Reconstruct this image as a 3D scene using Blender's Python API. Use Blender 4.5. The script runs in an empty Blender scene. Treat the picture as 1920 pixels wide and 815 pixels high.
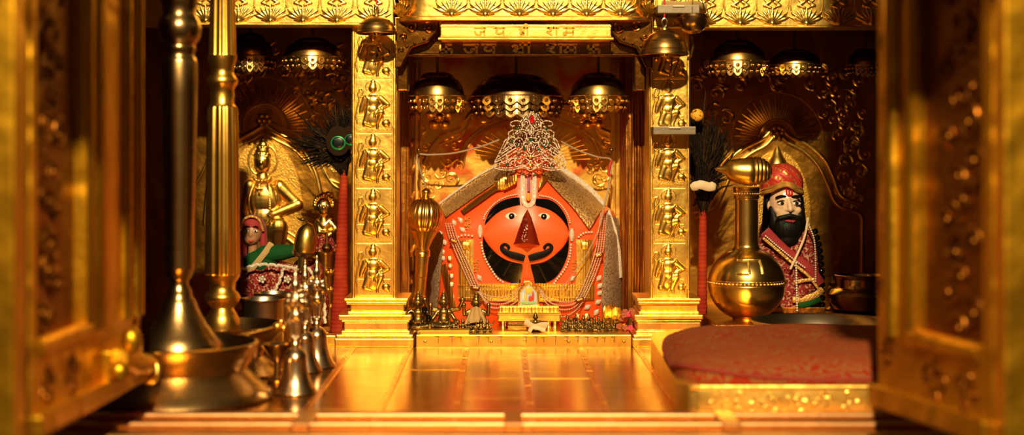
import bpy, bmesh, math, random
from math import pi, sin, cos, sqrt, radians
from mathutils import Vector, Matrix

RND = random.Random(11)
COL = bpy.context.scene.collection
# the camera stands at the origin at height EYE; a photo point at depth y is world point W(px, py, y)
FPX, VX, VY, EYE = 2800.0, 938.0, 298.0, 0.352


def W(px, py, y):
    return Vector(((px - VX) * y / FPX, y, EYE - (py - VY) * y / FPX))


# ------------------------------------------------------------------ mesh builder
class MB:
    def __init__(s):
        s.v, s.f, s.mi, s.sm, s.m = [], [], [], [], 0

    def add(s, vs, fs, smooth=True):
        o = len(s.v)
        s.v += [Vector(p) for p in vs]
        for f in fs:
            s.f.append([i + o for i in f]); s.mi.append(s.m); s.sm.append(smooth)
        return s

    def xf(s, fn, start=0):
        for i in range(start, len(s.v)):
            s.v[i] = Vector(fn(s.v[i]))
        return s

    def mesh(s, me, mat=None):
        mat = mat or Matrix()
        return s.add([mat @ v.co for v in me.vertices], [list(p.vertices) for p in me.polygons])

    def merge(s, o, mat=None):
        mat = mat or Matrix()
        k = len(s.v)
        s.v += [mat @ p for p in o.v]
        s.f += [[i + k for i in f] for f in o.f]; s.mi += o.mi; s.sm += o.sm
        return s

    def box(s, x0, x1, y0, y1, z0, z1, mat=None):
        vs = [Vector((x, y, z)) for z in (z0, z1) for y in (y0, y1) for x in (x0, x1)]
        if mat: vs = [mat @ p for p in vs]
        return s.add(vs, [(0, 2, 3, 1), (4, 5, 7, 6), (0, 1, 5, 4), (2, 6, 7, 3), (0, 4, 6, 2), (1, 3, 7, 5)], False)

    def cbox(s, x0, x1, y0, y1, z0, z1, c=.0015, mat=None):
        """box with chamfered edges"""
        bm = bmesh.new()
        bmesh.ops.create_cube(bm, size=1)
        for v in bm.verts:
            v.co = Vector(((x0 + x1) / 2 + v.co.x * (x1 - x0), (y0 + y1) / 2 + v.co.y * (y1 - y0), (z0 + z1) / 2 + v.co.z * (z1 - z0)))
        bmesh.ops.bevel(bm, geom=bm.edges[:], offset=c, segments=2, affect='EDGES', profile=.6)
        bm.verts.index_update()
        vs = [mat @ v.co if mat else v.co.copy() for v in bm.verts]
        fs = [[v.index for v in f.verts] for f in bm.faces]
        bm.free()
        return s.add(vs, fs, False)

    def lathe(s, prof, c=(0, 0, 0), seg=40, mat=None, mod=None, cap=True):
        """prof: (r, z) from the bottom up; mod(angle, i) scales the radius"""
        c = Vector(c); n = len(prof); vs = []
        for i, (r, z) in enumerate(prof):
            for k in range(seg):
                a = 2 * pi * k / seg
                rr = r * (mod(a, i) if mod else 1)
                p = Vector((rr * cos(a), rr * sin(a), z))
                vs.append((mat @ p if mat else p) + c)
        fs = [(i * seg + k, i * seg + (k + 1) % seg, (i + 1) * seg + (k + 1) % seg, (i + 1) * seg + k)
              for i in range(n - 1) for k in range(seg)]
        if cap:
            fs.append(tuple(range(seg - 1, -1, -1))); fs.append(tuple(range((n - 1) * seg, n * seg)))
        return s.add(vs, fs)

    def ell(s, c, r, seg=16, rings=10, mat=None):
        c = Vector(c)
        if not hasattr(r, '__len__'): r = (r, r, r)
        vs = []
        for i in range(1, rings):
            t = pi * i / rings
            for k in range(seg):
                a = 2 * pi * k / seg
                p = Vector((r[0] * sin(t) * cos(a), r[1] * sin(t) * sin(a), -r[2] * cos(t)))
                vs.append((mat @ p if mat else p) + c)
        b, tp = Vector((0, 0, -r[2])), Vector((0, 0, r[2]))
        vs += [(mat @ b if mat else b) + c, (mat @ tp if mat else tp) + c]
        nb = (rings - 1) * seg
        fs = [(i * seg + k, i * seg + (k + 1) % seg, (i + 1) * seg + (k + 1) % seg, (i + 1) * seg + k)
              for i in range(rings - 2) for k in range(seg)]
        fs += [(nb, (k + 1) % seg, k) for k in range(seg)]
        fs += [(nb + 1, (rings - 2) * seg + k, (rings - 2) * seg + (k + 1) % seg) for k in range(seg)]
        return s.add(vs, fs)

    def tube(s, pts, r, seg=8, closed=False, flat=None, up=None):
        """sweep along pts; r number or list; flat = (width factor, depth factor) with depth along up"""
        pts = [Vector(p) for p in pts]
        n = len(pts)
        if not hasattr(r, '__len__'): r = [r] * n
        vs = []; prev = None
        for i, p in enumerate(pts):
            a = pts[(i - 1) % n] if (closed or i > 0) else p
            b = pts[(i + 1) % n] if (closed or i < n - 1) else p
            t = (b - a)
            t = t.normalized() if t.length > 1e-9 else Vector((0, 0, 1))
            if up is not None:
                u = Vector(up); u = u - t * u.dot(t)
                u = u.normalized() if u.length > 1e-6 else t.orthogonal().normalized()
            else:
                u = prev - t * prev.dot(t) if prev else t.orthogonal()
                u = u.normalized() if u.length > 1e-6 else t.orthogonal().normalized()
            prev = u; w = t.cross(u)
            fw, fd = flat or (1, 1)
            for k in range(seg):
                an = 2 * pi * (k + .5) / seg
                vs.append(p + w * (cos(an) * r[i] * fw) + u * (sin(an) * r[i] * fd))
        m = n if closed else n - 1
        fs = [(i * seg + k, i * seg + (k + 1) % seg, ((i + 1) % n) * seg + (k + 1) % seg, ((i + 1) % n) * seg + k)
              for i in range(m) for k in range(seg)]
        if not closed:
            fs.append(tuple(range(seg - 1, -1, -1))); fs.append(tuple(range((n - 1) * seg, n * seg)))
        return s.add(vs, fs)

    def prism(s, poly, depth, smooth=False):
        """poly: 3D points of a front face seen from -y; extruded by depth along +y"""
        n = len(poly); poly = [Vector(p) for p in poly]
        d = Vector((0, depth, 0)) if not isinstance(depth, Vector) else depth
        vs = poly + [p + d for p in poly]
        fs = [tuple(range(n)), tuple(range(2 * n - 1, n - 1, -1))] + [(i, i + n, (i + 1) % n + n, (i + 1) % n) for i in range(n)]
        return s.add(vs, fs, smooth)

    def grid(s, P, nu, nv, closeu=False):
        """P(i, j) -> point, i in 0..nu, j in 0..nv"""
        vs = [P(i, j) for j in range(nv + 1) for i in range(nu + 1)]
        fs = [(j * (nu + 1) + i, j * (nu + 1) + i + 1, (j + 1) * (nu + 1) + i + 1, (j + 1) * (nu + 1) + i) for j in range(nv) for i in range(nu)]
        return s.add(vs, fs)


def smooth_path(pts, n=6, closed=False):
    """Catmull-Rom through the points"""
    pts = [Vector(p) for p in pts]; m = len(pts); out = []
    rng = m if closed else m - 1
    for i in range(rng):
        p1, p2 = pts[i], pts[(i + 1) % m]
        p0 = pts[(i - 1) % m] if (closed or i > 0) else p1 * 2 - p2
        p3 = pts[(i + 2) % m] if (closed or i < m - 2) else p2 * 2 - p1
        for k in range(n):
            t = k / n
            out.append(.5 * ((2 * p1) + (p2 - p0) * t + (2 * p0 - 5 * p1 + 4 * p2 - p3) * t * t + (3 * p1 - p0 - 3 * p2 + p3) * t ** 3))
    if not closed: out.append(pts[-1])
    return out


def resample(pts, step):
    pts = [Vector(p) for p in pts]; out = [pts[0].copy()]; need = step
    for a, b in zip(pts, pts[1:]):
        L = (b - a).length; pos = 0
        while L - pos >= need:
            pos += need; out.append(a.lerp(b, pos / L)); need = step
        need -= L - pos
    return out


def blob(items, vox, smooth=4, sq=1.0, y0=0.0):
    """fuse tapered capsules (p0, r0, p1, r1) and ellipsoids ('e', c, (rx, ry, rz)) into ONE continuous mesh"""
    b = MB()
    for it in items:
        if it[0] == 'e':
            b.ell(it[1], it[2], 20, 14, it[3] if len(it) > 3 else None)
        elif it[0] == 'm':
            b.merge(it[1])
        else:
            p0, r0, p1, r1 = it
            p0, p1 = Vector(p0), Vector(p1)
            n = 8
            b.tube([p0.lerp(p1, k / n) for k in range(n + 1)], [r0 + (r1 - r0) * k / n for k in range(n + 1)], 14)
            b.ell(p0, r0, 14, 10); b.ell(p1, r1, 14, 10)
    if sq != 1.0: b.xf(lambda p: (p.x, y0 + (p.y - y0) * sq, p.z))
    me = bpy.data.meshes.new('tmp'); me.from_pydata(b.v, [], b.f)
    ob = bpy.data.objects.new('tmp', me); COL.objects.link(ob)
    md = ob.modifiers.new('r', 'REMESH'); md.mode = 'VOXEL'; md.voxel_size = vox
    if smooth:
        s2 = ob.modifiers.new('s', 'SMOOTH'); s2.factor = .5; s2.iterations = smooth
    dg = bpy.context.evaluated_depsgraph_get()
    res = bpy.data.meshes.new_from_object(ob.evaluated_get(dg))
    bpy.data.objects.remove(ob)
    out = MB().mesh(res)
    bpy.data.meshes.remove(res); bpy.data.meshes.remove(me)
    return out


# ------------------------------------------------------------------ objects
WLOC = {}


def raw(name, mb, mats, parent=None, loc=(0, 0, 0), sharp=38):
    base = WLOC[parent.name] if parent else Vector(loc)
    me = bpy.data.meshes.new(name)
    me.from_pydata([p - base for p in mb.v], [], mb.f)
    for p, mi, sm in zip(me.polygons, mb.mi, mb.sm):
        p.material_index = mi; p.use_smooth = sm
    for m in (mats if isinstance(mats, (list, tuple)) else [mats]): me.materials.append(m)
    me.validate(); me.update()
    if sharp: me.set_sharp_from_angle(angle=radians(sharp))
    for p, sm in zip(me.polygons, mb.sm): p.use_smooth = sm
    o = bpy.data.objects.new(name, me); COL.objects.link(o)
    if parent: o.parent = parent
    else: o.location = base
    WLOC[o.name] = base
    return o


def tag(o, label=None, cat=None, group=None, kind=None):
    if label: o['label'] = label
    if cat: o['category'] = cat
    if group: o['group'] = group
    if kind: o['kind'] = kind
    return o


def thing(name, label, cat, loc, group=None):
    o = bpy.data.objects.new(name, None); COL.objects.link(o)
    o.location = loc; o.empty_display_size = .02
    WLOC[o.name] = Vector(loc)
    return tag(o, label, cat, group)


def part(name, mb, mats, parent, label=None, kind=None, sharp=38):
    return tag(raw(name, mb, mats, parent, sharp=sharp), label, None, None, kind)


def solo(name, mb, mats, label, cat, loc, group=None, kind=None, sharp=38):
    return tag(raw(name, mb, mats, None, loc, sharp), label, cat, group, kind)


def struct(name, mb, mats, sharp=38):
    return tag(raw(name, mb, mats, None, (0, 0, 0), sharp), kind='structure')


def kids(o):
    return [c for c in bpy.data.objects if c.parent == o]


def copy_part(o, parent, delta):
    """a copy of a part, moved by delta"""
    c = o.copy(); COL.objects.link(c); c.parent = parent
    c.location = Vector(o.location) + Vector(delta)
    WLOC[c.name] = WLOC[parent.name]
    return c


def dup(root, loc, label=None, rot=None, scale=None, group=None):
    r = root.copy(); COL.objects.link(r); r.location = loc
    if rot is not None: r.rotation_euler = rot
    if scale is not None: r.scale = scale if hasattr(scale, '__len__') else (scale,) * 3
    if label: r['label'] = label
    if group: r['group'] = group
    WLOC[r.name] = Vector(loc)
    for ch in kids(root):
        c = ch.copy(); COL.objects.link(c); c.parent = r
        for g in kids(ch):
            d = g.copy(); COL.objects.link(d); d.parent = c
    return r


# ------------------------------------------------------------------ materials
def mat(name, col, metal=0., rough=.5, bumps=(), var=None, coat=0., spec=.5, rvar=0., sheen=0., trans=0.):
    m = bpy.data.materials.new(name); m.use_nodes = True
    nt = m.node_tree; N = nt.nodes; L = nt.links
    b = N['Principled BSDF']
    b.inputs['Base Color'].default_value = (*col, 1); b.inputs['Metallic'].default_value = metal
    b.inputs['Roughness'].default_value = rough; b.inputs['Coat Weight'].default_value = coat
    b.inputs['Specular IOR Level'].default_value = spec
    b.inputs['Sheen Weight'].default_value = sheen
    b.inputs['Transmission Weight'].default_value = trans
    tc = N.new('ShaderNodeTexCoord')

    def tex(kind, scale):
        if kind == 'noise':
            t = N.new('ShaderNodeTexNoise'); t.inputs['Scale'].default_value = scale; t.inputs['Detail'].default_value = 4; out = t.outputs['Fac']
        elif kind == 'voro':
            t = N.new('ShaderNodeTexVoronoi'); t.inputs['Scale'].default_value = scale; out = t.outputs['Distance']
        elif kind == 'cells':
            t = N.new('ShaderNodeTexVoronoi'); t.inputs['Scale'].default_value = scale; t.feature = 'SMOOTH_F1'; out = t.outputs['Distance']
        elif kind in ('wavex', 'wavez', 'waved'):
            t = N.new('ShaderNodeTexWave'); t.inputs['Scale'].default_value = scale
            t.bands_direction = {'wavex': 'X', 'wavez': 'Z', 'waved': 'DIAGONAL'}[kind]; out = t.outputs['Fac']
        elif kind == 'scroll':
            t = N.new('ShaderNodeTexWave'); t.wave_type = 'RINGS'; t.inputs['Scale'].default_value = scale
            t.inputs['Distortion'].default_value = 14; t.inputs['Detail'].default_value = 2; out = t.outputs['Fac']
        elif kind == 'brush':
            mp = N.new('ShaderNodeMapping'); mp.inputs['Scale'].default_value = (1, 1, .04)
            L.new(tc.outputs['Object'], mp.inputs['Vector'])
            t = N.new('ShaderNodeTexNoise'); t.inputs['Scale'].default_value = scale; out = t.outputs['Fac']
            L.new(mp.outputs[0], t.inputs['Vector']); return out
        L.new(tc.outputs['Object'], t.inputs['Vector'])
        return out
    nrm = None
    for kind, scale, strength, dist in bumps:
        bp = N.new('ShaderNodeBump'); bp.inputs['Strength'].default_value = strength; bp.inputs['Distance'].default_value = dist
        L.new(tex(kind, scale), bp.inputs['Height'])
        if nrm: L.new(nrm, bp.inputs['Normal'])
        nrm = bp.outputs['Normal']
    if nrm: L.new(nrm, b.inputs['Normal'])
    if var:
        kind, scale, col2, lo, hi = var
        rp = N.new('ShaderNodeValToRGB')
        rp.color_ramp.elements[0].position = lo; rp.color_ramp.elements[1].position = hi
        rp.color_ramp.elements[0].color = (*col, 1); rp.color_ramp.elements[1].color = (*col2, 1)
        L.new(tex(kind, scale), rp.inputs['Fac']); L.new(rp.outputs['Color'], b.inputs['Base Color'])
    if rvar:
        mr = N.new('ShaderNodeMapRange'); mr.inputs['To Min'].default_value = max(.02, rough - rvar); mr.inputs['To Max'].default_value = rough + rvar
        L.new(tex('noise', 25), mr.inputs['Value']); L.new(mr.outputs[0], b.inputs['Roughness'])
    return m


G = (1.0, .66, .15)
GOLD = mat('gold_sheet', G, 1, .36, [('noise', 30, .35, .004), ('noise', 180, .15, .001)], rvar=.1, var=('noise', 9, (.86, .50, .085), .45, .8))
GOLDPAT = mat('gold_diamond_ground', (.95, .60, .13), 1, .38, [('voro', 330, .3, .0007), ('noise', 40, .2, .003)], rvar=.06)
GOLDREL = mat('gold_relief', (1.0, .65, .145), 1, .30, [('noise', 70, .25, .002)], rvar=.08)
GOLDDARK = mat('gold_aged', (.46, .20, .03), 1, .38, [('noise', 45, .4, .004), ('voro', 90, .25, .002)], rvar=.1, var=('noise', 14, (.30, .11, .015), .4, .75))
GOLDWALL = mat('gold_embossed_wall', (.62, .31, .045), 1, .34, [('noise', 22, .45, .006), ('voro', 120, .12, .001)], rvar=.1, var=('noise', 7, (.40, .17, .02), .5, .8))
GOLDDOT = mat('gold_dotted', (.85, .48, .085), 1, .38, [('voro', 330, .45, .0009)], rvar=.05)
GOLDFOIL = mat('gold_foil', (1, .66, .14), 1, .36, [('wavex', 60, .3, .001), ('noise', 120, .4, .002)])
GOLDCARVE = mat('gold_carved_scroll', (1.0, .60, .11), 1, .33, [('scroll', 16, .9, .006), ('noise', 60, .2, .002)])
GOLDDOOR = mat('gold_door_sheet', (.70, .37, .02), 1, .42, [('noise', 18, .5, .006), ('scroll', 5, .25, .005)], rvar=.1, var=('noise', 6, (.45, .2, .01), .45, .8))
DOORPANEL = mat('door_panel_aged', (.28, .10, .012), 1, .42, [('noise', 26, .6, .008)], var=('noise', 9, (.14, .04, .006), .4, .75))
FLOORGOLD = mat('gold_floor_plate', (.64, .30, .033), 1, .20, [('noise', 9, .06, .003), ('noise', 90, .03, .0006)], rvar=.08, var=('noise', 5, (.46, .20, .02), .45, .8))
COPPER = mat('copper_strip', (.74, .31, .05), 1, .3, [('noise', 50, .3, .002)])
BRASS = mat('brass_polished', (.90, .58, .16), 1, .25, [('noise', 30, .08, .002)], rvar=.05)
BRASSOLD = mat('brass_brushed', (.52, .33, .13), 1, .26, [('brush', 300, .25, .0008)], rvar=.06)
BRASSDARK = mat('brass_tarnished', (.20, .125, .04), .9, .33, [('noise', 90, .5, .002)], var=('noise', 40, (.5, .33, .1), .5, .8))
BELLDARK = mat('bronze_bell', (.36, .21, .07), 1, .34, [('noise', 60, .2, .001)], rvar=.05)
BELLM = mat('bell_metal', (.62, .46, .30), 1, .27, [('noise', 60, .2, .001)], rvar=.06)
SILVER = mat('silver', (.80, .68, .52), 1, .2, [('noise', 80, .2, .001)])
RAIL = mat('worn_copper_rail', (.46, .24, .10), 1, .42, [('noise', 40, .3, .002)])
STEEL = mat('steel', (.62, .50, .36), 1, .3, [('brush', 200, .15, .0006)])
ALU = mat('brushed_aluminium', (.23, .19, .14), .9, .48, [('noise', 90, .3, .001)])
VERM = mat('vermilion', (.92, .115, .022), 0, .42, [('noise', 30, .25, .004)], spec=.45, var=('noise', 7, (.80, .085, .014), .4, .8))
VERMFACE = mat('vermilion_face', (.94, .125, .024), 0, .36, [('noise', 16, .12, .004)], spec=.5)
VERMWALL = mat('vermilion_smeared_gold', (.85, .48, .08), .85, .38, [('noise', 22, .4, .005)], var=('noise', 11, (.74, .14, .03), .50, .60))
MAROON = mat('maroon_gloss', (.16, .008, .004), 0, .22, [('noise', 60, .2, .002)], coat=.4)
BLACKGL = mat('black_glass', (.004, .004, .004), 0, .04, [('noise', 6, .12, .01)], spec=.25)
BLACK = mat('black_paint', (.005, .004, .004), 0, .5, spec=.1)
WHITE = mat('white_paint', (.85, .80, .70), 0, .35)
PEARL = mat('pearl', (.80, .68, .55), .25, .22, coat=.6)
PEARLPINK = mat('pearl_pink', (.72, .50, .36), .2, .25, coat=.5)
RHINE = mat('rhinestone', (.95, .88, .78), .15, .12, coat=1)
GLITTER = mat('silver_glitter', (.80, .74, .64), .2, .3, [('voro', 800, .6, .001)], var=('voro', 700, (.55, .47, .38), .3, .6), coat=.5)
NETCLOTH = mat('gold_net_cloth', (.26, .11, .025), .4, .45, [('voro', 260, .8, .0015)], var=('voro', 260, (.58, .35, .13), .3, .55))
NETSILVER = mat('silver_net_cloth', (.28, .16, .08), .4, .5, [('voro', 240, .7, .001)], var=('voro', 240, (.58, .42, .27), .3, .5))
RHINEDIM = mat('rhinestone_dim', (.48, .36, .24), .4, .15, coat=1)  # darker copy of the clear stones, uneven sparkle put into the colour
GOLDSHADED = mat('gold_shade_darkened', (.24, .095, .014), 1, .24, [('noise', 45, .3, .003)], rvar=.05)  # polished gold, darkened to put the shade below the frieze into its colour
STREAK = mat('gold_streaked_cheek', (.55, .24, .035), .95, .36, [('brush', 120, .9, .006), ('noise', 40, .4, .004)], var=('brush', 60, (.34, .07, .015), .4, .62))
GOLDLETTER = mat('gold_letter', (.62, .32, .045), 1, .34)
REDGEM = mat('ruby', (.55, .006, .01), 0, .06, coat=1)
GREENGEM = mat('emerald', (.005, .09, .035), 0, .06, coat=1)
PURPLE = mat('purple_paste', (.28, .06, .12), 0, .6)
ORANGEPASTE = mat('orange_paste', (.85, .32, .02), 0, .6)
REDCLOTH = mat('red_wrapping_cloth', (.30, .020, .008), 0, .8, [('wavez', 40, .35, .002), ('noise', 60, .3, .003)], spec=.2, var=('noise', 30, (.48, .055, .012), .4, .75))
BROCADE = mat('red_brocade', (.30, .012, .016), 0, .7, [('noise', 130, .4, .003)], sheen=.2, var=('cells', 60, (.30, .012, .016), .1, .9))
BROCFIG = mat('brocade_silver_figure', (.20, .008, .010), .05, .7, [('voro', 300, .4, .001)], spec=.25, var=('voro', 240, (.46, .27, .17), .60, .72))
CUSHION = mat('cushion_brocade', (.24, .017, .005), 0, .85, [('noise', 260, .35, .002)], spec=.15, var=('scroll', 48, (.22, .085, .026), .46, .55))
GREENCLOTH = mat('green_velvet', (.006, .070, .016), 0, .85, [('noise', 110, .3, .003)], spec=.2)
GOLDTRIM = mat('gold_thread_trim', (.75, .45, .13), .5, .5, [('voro', 260, .8, .002)])
SKIN = mat('painted_marble_skin', (.74, .50, .34), 0, .3, [('noise', 40, .06, .001)], coat=.3)
SKINDOLL = mat('painted_doll_skin', (.36, .18, .09), 0, .45)
LIPS = mat('lips_red', (.45, .03, .03), 0, .35)
HAIR = mat('black_hair', (.005, .004, .003), 0, .5, [('brush', 260, .5, .002)], spec=.15)
TURBANGOLD = mat('turban_gold', (.85, .48, .10), .7, .35)
TURBANRED = mat('turban_red', (.50, .035, .02), .1, .5, [('waved', 60, .3, .002)])
FEATHER = mat('peacock_barbs', (.012, .006, .003), 0, .6, spec=.2)
FEATHERPALE = mat('peacock_barbs_bronze', (.06, .030, .008), .2, .5, spec=.3)
EYEGREEN = mat('feather_eye_green', (.02, .30, .08), .4, .35)
EYEBRONZE = mat('feather_eye_bronze', (.022, .010, .004), 0, .8, spec=.1)
EYEBLUE = mat('feather_eye_dark', (.004, .01, .014), .3, .35)
MARIGOLD = mat('marigold', (.85, .42, .03), 0, .6)
PINK = mat('rose_petals', (.72, .06, .14), 0, .6)
ROSEDK = mat('dried_petals', (.38, .10, .05), 0, .7)
OFFCLOTH = mat('ochre_cloth', (.45, .30, .12), 0, .8, [('noise', 90, .4, .003)])
CREAMCLOTH = mat('cream_cloth', (.75, .58, .38), 0, .8, [('noise', 90, .3, .003)])
REDCORD = mat('red_cord', (.5, .03, .02), 0, .7)
CORD = mat('grey_cord', (.42, .31, .20), .2, .55)
STONE = mat('hall_floor_stone', (.10, .07, .045), 0, .35, [('noise', 8, .2, .004)])
PLASTER = mat('dark_plaster', (.035, .014, .006), .2, .6, [('noise', 20, .3, .004)])
SKYBLUE = mat('picture_sky', (.45, .55, .72), 0, .5); PICGREEN = mat('picture_green', (.30, .52, .20), 0, .5)
PICYEL = mat('picture_yellow', (.85, .55, .08), 0, .5); PICRED = mat('picture_red', (.70, .06, .03), 0, .5)
LIGHT_W, WORLD_S, EXPO = 850, .22, 0
# ================================================================== the setting
m = MB()
xs = [-.80, -.54, -.379] + [-.2735 + .1055 * k for k in range(6)] + [.36, .52, .68, .84]
ys = [1.905 + .0985 * k for k in range(15)]
for i in range(len(xs) - 1):
    for j in range(len(ys) - 1):
        m.cbox(xs[i] + .0005, xs[i + 1] - .0005, ys[j] + .0001, ys[j + 1] - .0001, -.03, RND.uniform(-.0002, .0002), .0005)
struct('floor', m, FLOORGOLD)
m = MB()
for k in range(6):
    x = -.2735 + .1055 * k
    for j in range(5):
        y0 = 1.99 + .162 * j
        m.cbox(x - .0052, x + .0052, y0 + .001, min(y0 + .161, 2.785), -.001, .0012, .0005)
        for q in (.012, .08, .148):
            if y0 + q < 2.78: m.ell((x, y0 + q, .0012), (.0016, .0016, .0008), 8, 6)
struct('trim_1', m, COPPER)
m = MB()                                            # the front step of the platform with its two rails
m.cbox(-.80, .84, 1.90, 1.93, -.25, .001, .002)
for y in (1.958, 2.028):
    for x0, x1 in ((-.80, -.262), (-.258, .015), (.019, .30), (.304, .84)):
        m.tube([(x0, y, .003), (x1, y, .003)], .0065, 10)
for x in (-.26, .017, .302):
    m.cbox(x - .012, x + .012, 1.94, 2.045, 0, .009, .002)
struct('trim_2', m, RAIL)
struct('floor_hall', MB().box(-3, 3, -3.5, 1.90, -.30, -.25), STONE)
struct('wall_back', MB().box(-.83, .86, 3.30, 3.34, -.02, .86), PLASTER)
struct('wall_left', MB().box(-.83, -.80, 1.66, 3.30, -.25, .86), PLASTER)
struct('wall_right', MB().box(.84, .87, 1.66, 3.30, -.25, .86), PLASTER)
struct('ceiling', MB().box(-.83, .87, 2.62, 3.34, .86, .90), PLASTER)
# the front posts that carry the two doors
m = MB()
for k in range(1):
    m.cbox(-.66, -.5075, 1.56, 1.60, -.25, .86, .003)
    m.cbox(-.80, -.66, 1.57, 1.66, -.25, .86, .003)
struct('wall_front_left', m, GOLDDOOR)
m = MB(); m.cbox(.525, .68, 1.555, 1.60, -.25, .86, .003); m.cbox(.68, .84, 1.57, 1.66, -.25, .86, .003)
struct('wall_front_right', m, GOLDDOOR)
m = MB(); m.cbox(.392, .838, 2.725, 3.178, 0, .05, .003)
struct('trim_3', m, GOLDDARK)                        # raised ledge of the right niche
m = MB()                                            # gold kerb along the back of the left floor
m.cbox(-.80, -.312, 2.83, 2.87, 0, .018, .002)
struct('trim_4', m, GOLD)


# unseen blocker added to shade the doors: stepped opening, narrower above the eye line
m = MB()
BLOCKER = [(-1.6, -.25), (-.60, -.25), (-.60, .42), (-.52, .50), (-.465, .525), (-.46, .80), (-.325, .88), (-.325, 1.42), (-.25, 1.60), (.22, 1.60), (.30, 1.42), (.305, .88), (.47, .80), (.48, .525), (.52, .50), (.60, .42), (.60, -.25), (1.6, -.25), (1.6, 2.2), (-1.6, 2.2)]
m.prism([(x, 1.20, z) for x, z in BLOCKER], .05)
struct('wall_light_blocker', m, PLASTER)


# ------------------------------------------------------------------ doors
def spiral(c, r, turns, a0, d=1, n=30, tail=None):
    """points of a spiral in the xz plane (from the centre outwards)"""
    out = []
    for i in range(n + 1):
        t = i / n; a = a0 + d * 2 * pi * turns * (t - 1)
        rr = r * (.12 + .88 * t)
        out.append(Vector((c[0] + rr * cos(a), c[1], c[2] + rr * sin(a))))
    return out


def leaf(mb, p, ang, L, w, th, curl=0.):
    """embossed leaf in the xz plane, rising from p along ang"""
    pts = []
    for i in range(9):
        t = i / 8; a = ang + curl * t
        q = Vector((p[0] + L * t * cos(a), p[1], p[2] + L * t * sin(a)))
        pts.append(q)
    rr = [max(.0004, w * sin(pi * min(1, (.08 + .92 * i / 8))) ** .8) for i in range(9)]
    mb.tube(pts, rr, 8, flat=(1, th / max(w, 1e-6)), up=(0, 1, 0))


def rosette(mb, c, r, n=5, a0=0.):
    for k in range(n):
        a = a0 + 2 * pi * k / n
        mb.ell((c[0] + r * .72 * cos(a), c[1], c[2] + r * .72 * sin(a)), (r * .42, r * .3, r * .42), 12, 8)
    mb.ell((c[0], c[1] - r * .12, c[2]), (r * .34, r * .3, r * .34), 12, 8)
    for k in range(12):
        a = 2 * pi * k / 12
        mb.ell((c[0] + r * .36 * cos(a), c[1] - r * .25, c[2] + r * .36 * sin(a)), r * .07, 6, 5)


def vine(mb, c, s, seed, y):
    """a clump of embossed scrollwork of size s around c = (x, z)"""
    q = random.Random(seed)
    for k in range(4):
        a = q.uniform(0, 2 * pi); d = q.choice((-1, 1)); r = s * q.uniform(.30, .50)
        cc = (c[0] + s * .55 * cos(k * pi / 2 + .6 * q.random()), y, c[1] + s * .55 * sin(k * pi / 2 + .6 * q.random()))
        pts = spiral(cc, r, 1.1, a, d)
        mb.tube(pts, [s * (.025 + .05 * i / 30) * (1 if i < 24 else (31 - i) / 7.) for i in range(31)], 8)
        mb.ell(cc, s * .085, 10, 8)
        e = pts[-4]
        for j in range(3):
            leaf(mb, pts[-4 - 5 * j], a + d * (.6 - .9 * j), s * q.uniform(.35, .6), s * .085, s * .06, d * .9)


class DoorFrame:
    """u runs from the hinge to the free edge, n towards the middle of the opening"""
    def __init__(s, hx, hy, fx, fy, side):
        s.h = Vector((hx, hy, 0)); d = Vector((fx - hx, fy - hy, 0)); s.L = d.length; s.u = d.normalized()
        s.n = Vector((s.u.y, -s.u.x, 0)) * side
        s.M = Matrix(((s.u.x, s.n.x, 0, hx), (s.u.y, s.n.y, 0, hy), (0, 0, 1, 0), (0, 0, 0, 1)))

    def fix(s, mb):
        for f in mb.f: f.reverse()
        return mb


def make_door(hx, hy, fx, fy, side, u_panel, ridges, label, zrail, name_n):
    D = DoorFrame(hx, hy, fx, fy, side); M = D.M; L = D.L
    z0, z1 = .052, .78
    root = thing('door_%d' % name_n, label, 'door', (hx, hy, z0))
    root['kind'] = 'structure'; del root['category']
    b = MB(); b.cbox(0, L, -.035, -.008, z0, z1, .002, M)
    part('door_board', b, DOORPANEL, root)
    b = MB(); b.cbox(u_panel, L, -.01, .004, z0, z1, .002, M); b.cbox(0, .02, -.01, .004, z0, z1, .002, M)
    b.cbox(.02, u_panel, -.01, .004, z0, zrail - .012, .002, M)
    part('stile', b, GOLDDOOR, root)
    b = MB()
    for u, w, h in ridges:
        b.tube([M @ Vector((u, .004, zrail - .004)), M @ Vector((u, .004, z1))], w, 10, flat=(1, h), up=D.n)
    b.tube([M @ Vector((.02, .003, zrail)), M @ Vector((ridges[0][0], .003, zrail))], .011, 10, up=D.n)
    part('moulding', b, GOLDDOOR, root)
    b = MB(); b.cbox(0, L + .004, -.037, .016, z0 - .004, z0 + .022, .004, M)
    part('bottom_rail', b, GOLDDOOR, root)
    # embossed figures and foliage of the recessed panel and the stile
    b = MB()
    for k in range(7):
        z = zrail + .05 + k * .085
        vine(b, (u_panel * .5, z), .055, 40 + k + 10 * name_n, -.006)
    for k in range(9):
        vine(b, (L - .028, .12 + k * .075), .024, 90 + k + 10 * name_n, .004)
    for k in range(2):
        vine(b, (u_panel * (.3 + .45 * k), (z0 + zrail) / 2), .03, 70 + k + name_n, .004)
    b.xf(lambda p: M @ Vector(p))
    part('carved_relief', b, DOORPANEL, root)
    return D, root


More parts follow.
